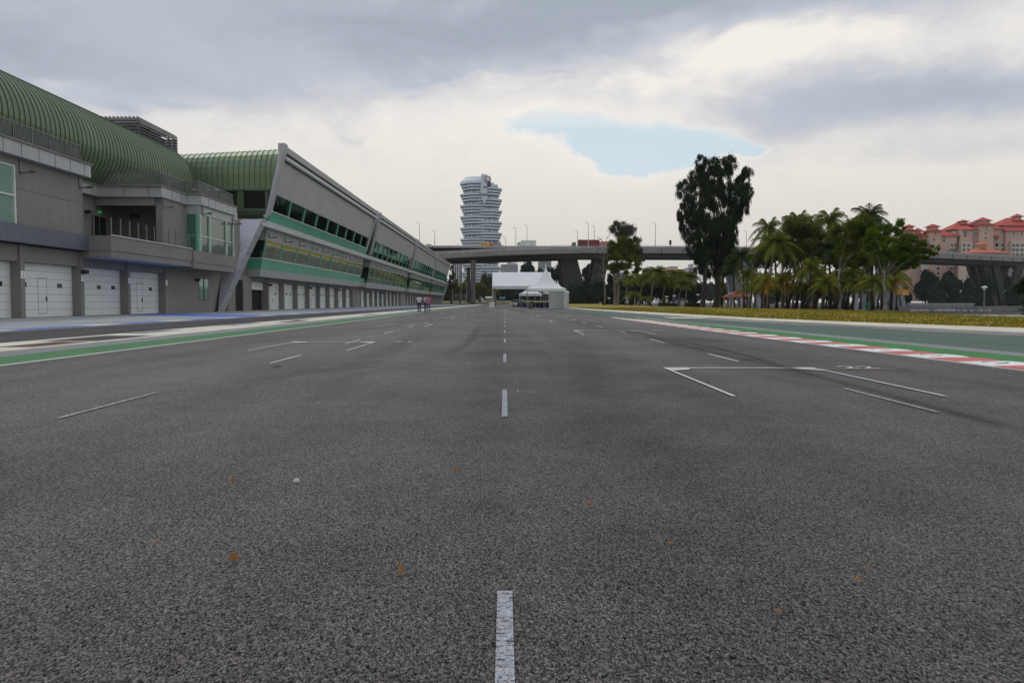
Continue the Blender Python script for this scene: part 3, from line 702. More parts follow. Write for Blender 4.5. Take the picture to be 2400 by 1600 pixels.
# glazed bay
MB().box(-28.9, -26.45, 69.5, 80.0, 4.42, 5.42).build('bay_base', WALL, wing)
MB().box(-28.9, -26.5, 69.5, 79.9, 3.9, 4.417).build('bay_soffit', WALL, wing)
MB().box(-28.9, -26.45, 70.95, 80.0, 8.62, 9.39).build('bay_fascia', PANEL, wing)
MB().box(-28.9, -27.4, 80.0, 84.6, 4.3, 9.39).build('upper_wall', WALL, wing)
ys_ = [71.0, 73.3, 77.6, 79.6]
for a, b in zip(ys_[:-1], ys_[1:]):
    g = MB().box(-26.62, -26.55, a + .06, b - .06, 5.42, 8.62).build('window', GL_BAY, wing)
    MB().box(-26.6, -26.42, a, a + .22, 5.42, 8.62).box(-26.58, -26.48, a + .22, b, 6.72, 6.82).build('mullion', M('pale_green_frame', (.42, .60, .50), .35, metal=.2), g)
MB().box(-26.6, -26.42, 79.6, 79.8, 5.42, 8.62).build('mullion', MATS['pale_green_frame'], wing)
g = MB().box(-27.6, -26.65, 70.92, 71.0, 5.42, 8.62).build('window', glass('glass_side', (.05, .12, .09), (.5, .6, .55), .1), wing)
MB().box(-26.78, -26.6, 70.86, 70.98, 5.42, 8.62).box(-27.62, -27.55, 70.86, 70.92, 5.42, 8.62).box(-27.55, -26.78, 70.88, 70.918, 6.72, 6.8).build('window_frame', MULL, g)
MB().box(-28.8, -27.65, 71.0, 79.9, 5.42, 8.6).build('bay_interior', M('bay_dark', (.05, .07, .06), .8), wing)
# vault
def vprof(n=26):
    P = []
    for i in range(6): s = 1 - i / 6; P.append((-31.15 - 1.25 * s ** 1.7, 12.75 - 2.55 * s))
    for i in range(n + 1):
        t = i / n; a = R(t * 153); P.append((-34.9 + 3.75 * math.cos(a), 12.75 + 3.9 * math.sin(a)))
    return P
vp = vprof(); vb = MB()
Y0, Y1 = 14.0, 82.0
for yv0, yv1 in ((Y0, Y1),):
    n = 24
    for k in range(n):
        ya, yb = lerp(yv0, yv1, k / n), lerp(yv0, yv1, (k + 1) / n)
        for (xa, za), (xb, zb) in zip(vp[:-1], vp[1:]): vb.quad((xa, ya, za), (xb, ya, zb), (xb, yb, zb), (xa, yb, za))
c0 = [(x, Y1, z) for x, z in vp]; vb.add(c0, [tuple(range(len(c0)))])
vault = vb.build('vault_roof', GRN, wing, smooth=True)
for p in vault.data.polygons: p.use_smooth = len(p.vertices) == 4
sm = MB()
y = Y0
while y <= Y1 + .01:
    for (xa, za), (xb, zb) in zip(vp[:-1], vp[1:]):
        def o_(x, z, r=.04): v = Vector((x + 34.9, z - 12.75)).normalized() * r; return (x + v.x, z + v.y)
        a1 = o_(xa, za); b1 = o_(xb, zb)
        sm.quad((a1[0], y - .014, a1[1]), (b1[0], y - .014, b1[1]), (b1[0], y + .014, b1[1]), (a1[0], y + .014, a1[1]))
        sm.quad((xa, y - .022, za), (xb, y - .022, zb), (b1[0], y - .02, b1[1]), (a1[0], y - .02, a1[1]))
        sm.quad((a1[0], y + .02, a1[1]), (b1[0], y + .02, b1[1]), (xb, y + .022, zb), (xa, y + .022, za))
    y += .6
sm.build('roof_seam', GRND, vault)
# louvred plant screen
SCRP = []
X0, X1, Ya, Yb, Za, Zb = -42.5, -36.4, 82.0, 91.2, 14.6, 19.2
for x, y in ((X0, Ya), (X1, Ya), (X1, Yb), (X0, Yb), ((X0 + X1) / 2 - .4, Ya), (X1, lerp(Ya, Yb, .27)), (X1, lerp(Ya, Yb, .52)), (X1, lerp(Ya, Yb, .77))): SCRP.append((x, y))
fr = MB().box(X0, X1 + .1, Ya - .1, Ya + .1, Zb - .12, Zb + .05).build('screen_beam', RAILM, wing)
MB().box(X1 - .1, X1 + .1, Ya + .11, Yb, Zb - .35, Zb + .05).build('screen_beam', RAILM, wing)
for x, y in SCRP: MB().box(x - .06, x + .06, y - .06, y + .06, Za, Zb - .13).build('screen_post', RAILM, wing)
MB().box(X0 + .8, X1 - .8, Ya + .8, Yb - 1.2, 17.3, 18.7).build('screened_plant', DARKM, wing)
sl = MB()
for k in range(15):
    z = Za + .1 + k * .29
    for (a, b, ax) in ((X0, X1, 'x'), (Ya, Yb, 'y')):
        if ax == 'x':
            for yy_, s in ((Ya, -1), (Yb, 1)): sl.prism([(a, yy_, z + .22), (a, yy_ + s * .16, z), (a, yy_ + s * .19, z + .02), (a, yy_ + s * .03, z + .25)], (b - a, 0, 0))
        else:
            for xx_, s in ((X1, 1), (X0, -1)): sl.prism([(xx_, a, z + .22), (xx_ + s * .16, a, z), (xx_ + s * .19, a, z + .02), (xx_ + s * .03, a, z + .25)], (0, b - a, 0))
for k in range(16):
    x = lerp(X0, X1, k / 15.5); sl.prism([(x, Ya - .1, Zb + .05), (x + .32, Ya - .1, Zb + .05), (x, Ya - .1, Zb + .3)], (0, Yb - Ya, 0))
sl.build('louvre_slats', M('louvre_grey', (.15, .15, .155), .5, metal=.4), wing)

# ================================================================ lounge block (four of them)
PERIOD = 70.3; YA = 91.75
def lean_u(z): return lerp(26.6, 24.9, (z - 10.0) / 8.7)
def lowu(z): return 27.6 - (z - 3.9) * .18
def block(first):
    root = thing('lounge_block', (XF, YA, 0), 'x', 'lounge block', 'leaning lounge blocks along the pit lane')
    # garages
    for i in range(10):
        y = 91.9 + BAY * i; pillar(root, y, w=.5, top=3.95)
        if i < 9:
            garage_door(root, y + .5, y + BAY, wicket=(i in (1, 4, 7)), half=(first and i == 0), nwin=2 if i in (1, 4, 7) else 3); header(root, y + .5, y + BAY, z1=3.95)
            if i in (1, 4, 7): wlamp(root, XF, y + .1, 3.0)
    MB().box(XF - .9, XF, 92.4 + 9 * BAY, YA + PERIOD - .6, 0, 3.95).build('wall', WALL, root)
    MB().box(XF - .9, XF - .02, 84.6 if first else 85.2, 91.9, 0, 3.95).build('wall', WALL, root) if first else None
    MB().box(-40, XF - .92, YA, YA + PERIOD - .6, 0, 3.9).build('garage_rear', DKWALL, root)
    MB().box(-42, -28.9, YA - 5 if first else YA, YA + PERIOD, 3.96, 9.2).build('core', DKWALL, root)
    # first floor leaning box
    y0, y1 = YA, YA + 9 * BAY + .5
    pr = lambda z: (-lowu(z), z)
    MB().xz([pr(3.9), pr(4.72), (-29, 4.72), (-29, 3.9)], y0, y1).build('soffit_panel', PANEL, root)
    if first:
        MB().xz([pr(4.723), pr(5.9), (-28.9, 5.9), (-28.9, 4.723)], y0 + .01, y1 - .01).build('green_band', SPAN, root)
        zg = 5.9
    else: zg = 4.73
    MB().xz([(-lowu(7.97), 7.97), (-lowu(9.2), 9.197), (-28.9, 9.197), (-28.9, 7.97)], y0, y1).build('lintel_panel', PANEL, root)
    MB().xz([(-lowu(zg) + .06, zg), (-lowu(zg) + .06, zg + .1), (-29, zg + .1), (-29, zg)], y0 - .02, y1 + .02).build('sill', SILL, root)
    zt = 7.967; ys2 = [y0 + .05 + (y1 - y0 - .2) * i / 9 for i in range(10)]
    for a, b in zip(ys2[:-1], ys2[1:]):
        g = MB().xz([(-lowu(zg + .1) - .02, zg + .1), (-lowu(zt) + .06, zt), (-lowu(zt) - .1, zt), (-lowu(zg + .1) - .1, zg + .1)], a + .1, b).build('window', GL_REF if first else GL_REF, root)
        mm = MB().xz([(-lowu(zg + .1) + .12, zg + .1), (-lowu(zt) + .12, zt), (-lowu(zt) - .05, zt), (-lowu(zg + .1) - .05, zg + .1)], a - .1, a + .1)
        if not first: mm.xz([(-lowu(5.9) + .06, 5.86), (-lowu(5.96) + .06, 5.96), (-lowu(5.96) - .05, 5.96), (-lowu(5.9) - .05, 5.86)], a + .1, b - .1)
        mm.build('mullion', MULL, g)
    MB().xz([(-lowu(zg + .1) + .12, zg + .1), (-lowu(zt) + .12, zt), (-lowu(zt) - .05, zt), (-lowu(zg + .1) - .05, zg + .1)], ys2[-1] - .1, ys2[-1] + .1).build('mullion', MULL, root)
    # end faces of the box
    MB().add([(-27.0 - .15, y0 - .02, zg + .1), (-lowu(zt) - .2, y0 - .02, zt), (-28.6, y0 - .02, zt), (-28.6, y0 - .02, zg + .1)], [(0, 1, 2, 3)]).build('end_window', GL_DARK, root)
    MB().xz([(-lowu(zg) - .2, zg), (-lowu(zt) - .2, zt), (-28.9, zt), (-28.9, zg)], y0 + .02, y0 + .1).build('end_wall', BLACK, root)
    MB().xz([(-lowu(zg) - .2, zg), (-lowu(zt) - .2, zt), (-28.9, zt), (-28.9, zg)], y1 - .1, y1 - .02).build('end_wall', BLACK, root)
    # gap bay with terrace
    MB().box(-29, -27.6, y1, YA + PERIOD - .02, 3.96, 4.6).build('gap_slab', WALL, root)
    MB().box(-28.0, -27.9, y1, YA + PERIOD - .02, 4.6, 5.7).build('gap_glass_rail', SPAN, root)
    # slab ledge
    ya = 87.1 if first else YA - .02
    MB().box(-31, -25.9, ya, YA + PERIOD - .04, 9.2, 9.85).build('ledge_slab', PANEL, root)
    for i in range(10):
        if i: L_light(root, -lowu(8.6) + .03, y0 + .8 + (i - 1) * BAY, 8.25, .95)
    # upper leaning box; its far end rakes forward towards the bottom
    u0, u1 = YA, YA + 68.0
    P = lambda z, o=0: (-lean_u(z) + o, z)
    yf = lambda z: u1 - 3.6 * (18.7 - z) / 8.7
    def lb(z0, z1, o, back, ya, dy, mb=None):       # slab between z0 and z1, front plane offset o
        mb = mb or MB(); (xa, _), (xb, _) = P(z0, o), P(z1, o)
        v = [(xa, ya, z0), (xb, ya, z1), (back, ya, z1), (back, ya, z0), (xa, yf(z0) - dy, z0), (xb, yf(z1) - dy, z1), (back, yf(z1) - dy, z1), (back, yf(z0) - dy, z0)]
        return mb.add(v, [(0, 1, 2, 3), (7, 6, 5, 4), (0, 4, 5, 1), (1, 5, 6, 2), (2, 6, 7, 3), (3, 7, 4, 0)])
    if first: lb(10.0, 11.2, 0, -27.1, u0 + .4, .3).build('green_band', SPAN, root); wz = 11.2
    else: wz = 10.0
    lb(wz, wz + .1, .1, -27.1, u0 + .38, .28).build('sill', SILL, root)
    lb(13.2, 17.0, 0, -27.2, u0 + 1.0, .3).build('upper_wall', LEANW, root)
    pj = MB()
    for k in range(1, 20):
        y = u0 + 3.36 * k
        if y < yf(13.2) - 1: pj.xz([P(13.22, .006), P(16.98, .006), P(16.98, -.01), P(13.22, -.01)], y, y + .03)
    for z in (14.5, 15.75): pj.xz([P(z, .005), P(z + .03, .005), P(z + .03, -.01), P(z, -.01)], u0 + .5, yf(z) - .4)
    pj.build('panel_joint', M('joint_grey', (.27, .28, .29), .7), root)
    zz = wz + .1; ye_ = yf(wz) - 1.0; ys3 = [u0 + 1.0 + (ye_ - u0 - 1.0) * i / 9 for i in range(10)]
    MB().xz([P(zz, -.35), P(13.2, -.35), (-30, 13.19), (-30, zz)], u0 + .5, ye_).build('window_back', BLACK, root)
    sk_ = lambda z: .41 * (z - zz)
    for i_ in range(10):
        a = ys3[i_]; last = i_ == 9
        def slat(d0, d1, o0, o1, za, zb, mb=None):
            mb = mb or MB(); v = []
            for z in (za, zb):
                for (o, d) in ((o0, d0), (o0, d1), (o1, d1), (o1, d0)): v.append((P(z, o)[0], a + d + (sk_(z) * (i_ / 9) if True else 0), z))
            return mb.add(v, [(0, 1, 2, 3), (7, 6, 5, 4), (0, 4, 5, 1), (1, 5, 6, 2), (2, 6, 7, 3), (3, 7, 4, 0)])
        mm = slat(-.1, .1, .03, -.13, zz, 13.197)
        if not last:
            w_ = ys3[i_ + 1] - a
            g = slat(.1, w_ + (.1 if i_ < 8 else 0), -.14, -.22, zz, 13.197).build('window', GL_UP, root)
            if not first: slat(.1, w_ - .1, .0, -.13, 11.3, 11.4, mm)
            mm.build('mullion', MULL, g)
        else: mm.build('mullion', MULL, root)
    MB().xz([P(17.95, .22), P(18.6, .22), (-24.97, 18.78), (-25.4, 18.8), (-25.4, 17.95)], u0 + .3, u1 - .1).build('roof_edge', PANEL, root)
    lb(17.003, 17.94, -.12, -25.7, u0 + 1.4, .5).build('roof_recess', DKPANEL, root)
    MB().tube([(-lean_u(17.25) + .32, u0 + 1.6, 17.3), (-lean_u(17.25) + .32, u1 - .9, 17.3)], .22, 10).build('gutter_pipe', SILL, root, smooth=True)
    # end frames follow the face and hook under it
    prof_o = [(18.75, .30), (17.9, .30), (14, .16), (12, .10), (10.9, .03), (10.35, -.18), (10.08, -.6)]
    for near in (True, False):
        mb = MB(); wd = [1.5, 1.5, 1.2, 1.0, .85, .8, .8] if near else [1.1, 1.1, 1.0, .9, .8, .75, .7]
        yb_ = (lambda z: u0 - .05) if near else (lambda z: yf(z) - .25)
        sg_ = 1 if near else -1
        for ((za, oa), wa), ((zb, ob), wb) in zip(zip(prof_o[:-1], wd[:-1]), zip(prof_o[1:], wd[1:])):
            xa, xb = P(za, oa)[0], P(zb, ob)[0]; ya0, yb0 = yb_(za), yb_(zb); dp = .42
            v = [(xa, ya0, za), (xa, ya0 + sg_ * wa, za), (xb, yb0 + sg_ * wb, zb), (xb, yb0, zb), (xa - dp, ya0, za), (xa - dp, ya0 + sg_ * wa, za), (xb - dp, yb0 + sg_ * wb, zb + (.3 if zb < 10.5 else 0)), (xb - dp, yb0, zb + (.3 if zb < 10.5 else 0))]
            mb.add(v, [(0, 1, 2, 3), (7, 6, 5, 4), (0, 3, 7, 4), (1, 5, 6, 2), (0, 4, 5, 1), (3, 2, 6, 7)])
        mb.build('end_frame', PANEL2 if near else PANEL, root)
    # near end wall in green seamed cladding, rolled over at the top
    prof = [(13.6, 0), (15.6, 0)] + [(15.6 + 3.0 * math.sin(R(t)), 3.0 * (1 - math.cos(R(t)))) for t in (15, 30, 45, 60, 75, 90)] + [(18.6, 6)]
    ew = MB()
    nX = 1
    def xo(z): return -lean_u(z) - .3
    def zt_(z, x): return z - (0 if z < 14 else (x + 25) * -.055 * (z - 13.6) / 5)
    xl = -37.0
    for (za, da), (zb, db) in zip(prof[:-1], prof[1:]):
        ew.quad((xl, u0 + .1 + da, zt_(za, xl)), (xo(za), u0 + .1 + da, zt_(za, xo(za))), (xo(zb), u0 + .1 + db, zt_(zb, xo(zb))), (xl, u0 + .1 + db, zt_(zb, xl)))
    ew.quad((xo(18.6), u0 + 6.1, 18.6), (xo(18.6), u1 - .2, 18.6), (xl, u1 - .2, 17.9), (xl, u0 + 6.1, 17.9))
    e = ew.build('end_cladding', GRN, root, smooth=True)
    se = MB(); x = xl
    while x < -25.6:
        for (za, da), (zb, db) in zip(prof[:-1], prof[1:]):
            if x > xo(za): continue
            ya_, yb_ = u0 + .1 + da, u0 + .1 + db
            se.quad((x - .02, ya_ - .05, zt_(za, x) + (.03 if za > 16 else 0)), (x + .02, ya_ - .05, zt_(za, x) + (.03 if za > 16 else 0)), (x + .02, yb_ - .05, zt_(zb, x) + (.04 if zb > 16 else 0)), (x - .02, yb_ - .05, zt_(zb, x) + (.04 if zb > 16 else 0)))
            se.quad((x - .021, ya_, zt_(za, x)), (x - .02, ya_ - .05, zt_(za, x) + (.03 if za > 16 else 0)), (x - .02, yb_ - .05, zt_(zb, x) + (.04 if zb > 16 else 0)), (x - .021, yb_, zt_(zb, x)))
        x += .6
    se.build('cladding_seam', GRND, e)
    gd = M('green_clad_dark', (.055, .085, .045), .5, metal=.2)
    # window strip in the end wall and rolled belly
    MB().box(xl, -32.0, u0 + .12, u0 + .5, 10, 13.58).box(-30.0, -29.3, u0 + .12, u0 + .5, 11.4, 13.58).box(-26.9, -26.5, u0 + .12, u0 + .5, 11.4, 13.4).box(-32, -26.5, u0 + .05, u0 + .5, 11.2, 11.5).box(-32, -26.4, u0 + .06, u0 + .5, 13.45, 13.62).build('end_wall_frame', gd, root)
    MB().box(-32, -26.7, u0 + .6, u0 + .7, 11.4, 13.5).build('end_window', GL_DARK, root)
    MB().box(-29.0, -28.3, u0 + .54, u0 + .58, 11.5, 12.9).build('lit_pane', GL_AQUA, root)
    be = MB(); bp_ = [(11.2, 0), (10.9, .1), (10.5, .5), (10.15, 1.2), (9.95, 2.4)]
    for (za, da), (zb, db) in zip(bp_[:-1], bp_[1:]):
        be.quad((-30.5, u0 + .1 + da, za), (-26.9, u0 + .1 + da, za), (-27.0, u0 + .1 + db, zb), (-30.5, u0 + .1 + db, zb))
    be.build('belly', gd, root, smooth=True)
    MB().box(-40, -27.2, u0 + 2.5, u1 - 4.2, 9.86, 9.99).build('underside', DKWALL, root)
    MB().xz([(-40, 10), (-27.3, 10), (-25.6, 18.0), (-40, 18.0)], u1 - 4.0, u1 - 3.8).build('far_wall', LEANW, root)
    return root
b1 = block(True)
b1['label'] = 'nearest leaning lounge block with solid green band and half open first garage'
# diagonal fin in front of the first block
fin = MB()
A_ = Vector((-28.3, 80.3, .05)); B_ = Vector((-25.85, 87.0, 9.75)); C_ = Vector((-28.0, 87.0, 9.8)); D_ = Vector((-28.72, 82.65, 3.9))
fin.prism([A_, B_, C_, D_], (0, 1.75, 0)); f_ = fin.build('diagonal_fin', PANEL2, b1)
fj = MB()
for t in (.22, .42, .62, .8):
    p = A_.lerp(B_, t); fj.prism([p + Vector((.012, 0, 0)), p + Vector((.012, .02, .03)), p + Vector((.012, 1.73, .03)), p + Vector((.012, 1.73, 0))], (.01, 0, 0.02))
fj.build('panel_joint', DARKM, f_)
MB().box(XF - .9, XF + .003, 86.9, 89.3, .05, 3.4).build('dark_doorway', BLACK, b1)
b2 = block(False)
b2.location = (XF, YA + PERIOD, 0); ORG[b2.name] = Vector(b2.location)
b2['label'] = 'second leaning lounge block from the near end, glazed down to its sill'
b3 = dup(b2, (XF, YA + 2 * PERIOD, 0), label='third leaning lounge block along the pit lane')
b4 = dup(b2, (XF, YA + 3 * PERIOD, 0), label='farthest leaning lounge block, next to the viaduct piers')
ef = MB(); yE = YA + 4 * PERIOD - .6
ef.prism([(-28.9, yE, .05), (-25.9, yE + 1, 9.8), (-28.5, yE + 1, 9.8), (-30, yE, 0.05)], (0, 1.6, 0)); 
ORG['_b4'] = Vector(b4.location)
class _P: name = '_b4'
o = ef.build('diagonal_fin', PANEL2, None); o.data.transform(Matrix.Translation(-Vector(b4.location))); o.parent = b4
# birds on the roof edge
# ================================================================ viaduct
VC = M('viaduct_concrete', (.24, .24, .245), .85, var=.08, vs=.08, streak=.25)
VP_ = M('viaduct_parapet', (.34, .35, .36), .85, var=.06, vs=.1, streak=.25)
VDD = M('viaduct_shaded', (.045, .046, .046), .95, var=.12, vs=.15, streak=.3)  # stained concrete; shade on pier legs and recessed left deck put into the colour
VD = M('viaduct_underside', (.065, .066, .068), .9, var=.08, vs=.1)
PALE = M('pale_pier_concrete', (.22, .245, .29), .8, var=.08, vs=.1, streak=.2)
def sweep(path, zs, prof_list, root):
    """path: near-edge (x,y); zs: top heights; prof_list: (name, mat, [(d,dz)...] closed section, d away from viewer)"""
    P = [Vector((x, y)) for x, y in path]; nrm = []
    for i in range(len(P)):
        d = (P[min(i + 1, len(P) - 1)] - P[max(0, i - 1)]).normalized(); nrm.append(Vector((-d.y, d.x)))
    for name, mat, prof in prof_list:
        mb = MB(); n = len(prof); vs = []
        for p, nv, z in zip(P, nrm, zs):
            for d, dz in prof: q_ = p + nv * d; vs.append((q_.x, q_.y, z + dz))
        fs = []
        for i in range(len(P) - 1):
            for k in range(n): k2 = (k + 1) % n; fs.append((i * n + k, i * n + k2, (i + 1) * n + k2, (i + 1) * n + k))
        fs += [tuple(range(n))[::-1], tuple((len(P) - 1) * n + k for k in range(n))]
        mb.add(vs, fs); mb.build(name, mat, root)
def pX(px, Y): return (px - 1183) * Y / F
via = thing('viaduct', (40, 400, 0), 'long grey concrete road viaduct crossing the whole background on raking piers', 'viaduct')
pa = [(px, Y) for px, Y in ((880, 388), (1000, 392), (1150, 394), (1300, 395), (1450, 395), (1600, 396), (1750, 400), (1900, 407), (2000, 414), (2100, 424), (2200, 438), (2300, 456), (2400, 478), (2520, 510), (2700, 570))]
pathA = [(pX(a, b), b) for a, b in pa]; zA = [28.2] * len(pathA)
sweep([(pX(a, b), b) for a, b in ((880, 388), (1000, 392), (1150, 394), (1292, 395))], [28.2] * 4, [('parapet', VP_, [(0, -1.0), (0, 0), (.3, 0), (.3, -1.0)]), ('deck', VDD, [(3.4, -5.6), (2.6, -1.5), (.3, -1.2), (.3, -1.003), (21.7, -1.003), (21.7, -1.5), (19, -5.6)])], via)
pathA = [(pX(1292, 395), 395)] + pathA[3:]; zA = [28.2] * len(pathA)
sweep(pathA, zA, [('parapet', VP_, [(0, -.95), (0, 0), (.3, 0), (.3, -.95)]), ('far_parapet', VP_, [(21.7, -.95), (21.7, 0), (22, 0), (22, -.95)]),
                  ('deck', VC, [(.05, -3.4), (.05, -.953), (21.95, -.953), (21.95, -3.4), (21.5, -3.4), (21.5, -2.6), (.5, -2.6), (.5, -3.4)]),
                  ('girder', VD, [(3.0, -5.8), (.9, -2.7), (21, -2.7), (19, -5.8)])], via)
jm = MB()
for i in range(len(pathA) - 1):
    a, b = Vector(pathA[i]), Vector(pathA[i + 1]); n = max(1, int((b - a).length / 10))
    for k in range(n): p = a.lerp(b, k / n); jm.box(p.x - .15, p.x + .15, p.y - .12, p.y + .3, 24.85, 27.2)
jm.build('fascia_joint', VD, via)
rl = MB(); P2 = [Vector((x, y + .15, 28.65)) for x, y in pathA]; rl.tube(P2, .05, 4)
for i in range(len(pathA) - 1):
    a, b = Vector(pathA[i]), Vector(pathA[i + 1]); n = max(1, int((b - a).length / 4))
    for k in range(n): p = a.lerp(b, k / n); rl.box(p.x - .04, p.x + .04, p.y + .1, p.y + .2, 28.2, 28.65)
rl.build('handrail', RAILM, via)
rampB = thing('viaduct_ramp', (-20, 384, 0), 'front slip road ramp dropping to the left in front of the viaduct', 'viaduct')
pb = [(900, 378, 590.5), (1040, 382, 589.5), (1150, 385, 583.5), (1230, 388, 580.5), (1300, 391, 578.8), (1360, 393.5, 578)]
pathB = [(pX(a, b), b) for a, b, c in pb]; zB = [1 + (708 - c) * b / F for a, b, c in pb]
sweep(pathB, zB, [('parapet', VP_, [(0, -1.15), (0, 0), (.3, 0), (.3, -1.15)]), ('deck', VC, [(.15, -3.3), (.05, -1.153), (9, -1.153), (8.9, -3.3)])], rampB)
rampC = thing('viaduct_ramp', (-10, 402, 0), 'lower slip road ramp passing beneath the viaduct at left', 'viaduct')
pc = [(900, 409, 607), (1040, 409, 604.5), (1150, 409, 601), (1240, 409, 598.5), (1330, 409, 596)]
pathC = [(pX(a, b), b) for a, b, c in pc]; zC = [1 + (708 - c) * b / F for a, b, c in pc]
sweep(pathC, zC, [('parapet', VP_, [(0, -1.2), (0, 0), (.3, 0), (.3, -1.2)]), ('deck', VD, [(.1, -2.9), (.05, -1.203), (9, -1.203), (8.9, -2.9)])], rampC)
COLM = M('column_concrete', (.13, .125, .115), .9, var=.15, vs=.25, streak=.5)
MB().lathe((pX(1109, 385.5), 387, 0), [(1.3, 0), (1.12, 1.2), (1.1, 20), (1.35, 20.9)], 14).build('column', COLM, rampB, smooth=True)
MB().lathe((pX(1098, 412), 414, 0), [(.9, 0), (.85, 17), (1.1, 18.6)], 12).build('column', COLM, rampC, smooth=True)
# raking piers
def leg(mb, p0, p1, w0, w1, d):
    (x0, y0, z0), (x1, y1, z1) = p0, p1
    b = [(x0 - w0 / 2, y0, z0), (x0 + w0 / 2, y0, z0), (x0 + w0 / 2, y0 + d, z0), (x0 - w0 / 2, y0 + d, z0)]
    t = [(x1 - w1 / 2, y1, z1), (x1 + w1 / 2, y1, z1), (x1 + w1 / 2, y1 + d, z1), (x1 - w1 / 2, y1 + d, z1)]
    mb.add(b + t, [(3, 2, 1, 0), (4, 5, 6, 7)] + [(i, (i + 1) % 4, 4 + (i + 1) % 4, 4 + i) for i in range(4)])
def vpier(pts, Y, zb, mat, rows=(0, 14), wd=(3.2, 4.2), zt=22.6):
    for dy in rows:
        for bpx, tpx in pts:
            mb = MB(); leg(mb, (pX(bpx, Y), Y + 1 + dy, zb), (pX(tpx, Y), Y + 3 + dy, zt), wd[0], wd[1], 3.2); mb.build('raking_leg', mat, via)
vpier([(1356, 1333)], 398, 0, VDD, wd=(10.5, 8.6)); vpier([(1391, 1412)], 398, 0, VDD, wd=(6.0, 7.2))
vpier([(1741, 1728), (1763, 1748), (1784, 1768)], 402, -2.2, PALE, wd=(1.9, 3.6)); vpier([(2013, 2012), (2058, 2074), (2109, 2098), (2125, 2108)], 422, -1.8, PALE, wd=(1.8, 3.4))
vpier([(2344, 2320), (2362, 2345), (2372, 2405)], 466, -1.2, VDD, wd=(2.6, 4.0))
MB().box(pX(1715, 398), pX(1800, 398), 398, 422, -3.6, -2).build('pile_cap', PALE, via)
cap = MB(); cap.prism([(pX(1998, 410), 410, -3.4), (pX(2142, 410), 410, -3.4), (pX(2144, 410), 410, -2.6), (pX(2141, 410), 410, -1.7), (pX(2000, 410), 410, -1.7), (pX(1997, 410), 410, -2.6)], (0, 26, 0)); cap.build('pile_cap', PALE, via)
SGO = M('orange_board', (.55, .28, .05), .6)
for px, Y, z in ((2125, 421, 4.6), (1787, 401, 4.8), (2107, 422, 5.2)): MB().box(pX(px, Y) - 1.7, pX(px, Y) + 1.7, Y - .3, Y - .1, z, z + 3.2).build('orange_marker', SGO, via)
MB().box(pX(1128, 384), pX(1129, 384), 383.7, 384.2, 26.8, 32).build('sign_mast', RAILM, via)
sg = thing('signal_head', (pX(1571, 396), 397, 28.2), 'small dark signal head standing on the viaduct parapet', 'signal')
MB().box(pX(1571, 396) - .12, pX(1571, 396) + .12, 397, 397.2, 28.2, 29.2).build('pole', RAILM, sg)
MB().box(pX(1571, 396) - .55, pX(1571, 396) + .55, 396.9, 397.3, 29.0, 31.2).build('signal_box', DARKM, sg)
# street lamps on the viaduct
LAMPH = M('lamp_head', (.5, .5, .5), .5, metal=.3)
for px, yt, Y, lab in ((985, 523, 396, 'tall street lamp above the second lounge block roof'), (1020, 542, 380, 'street lamp rising beside the farthest lounge block roof'), (1185, 557, 415, 'shortest street lamp just right of the round tower'),
                   (1209, 535, 394, 'street lamp left of the white box truck'), (1235, 528.5, 412, 'street lamp behind the white box truck'), (1353, 542, 414, 'street lamp at the cab end of the red container truck'), (1378, 523, 395, 'tall street lamp in front of the red container'), (1392, 530, 405, 'street lamp at the rear of the red container'), (1489, 526, 411, 'slim street lamp right of the mixed roadside tree'), (1535, 522, 397, 'lone street lamp between the roadside tree and the big dark tree'), (1748, 541, 415, 'street lamp between the big dark tree and the palms')):
    x = pX(px, Y); zt = 1 + (708 - yt) * Y / F
    t = thing('street_lamp', (x, Y, 27.2), lab, 'street lamp', 'street lamps on the viaduct')
    MB().tube([(x, Y, 27.2), (x, Y, zt - .6), (x - .3, Y, zt - .1), (x - .8, Y, zt)], [.22, .13, .1, .1], 6).build('pole', LAMPH, t)
    MB().box(x - 1.5, x - .7, Y - .15, Y + .15, zt - .12, zt + .08).build('lamp_head', LAMPH, t)
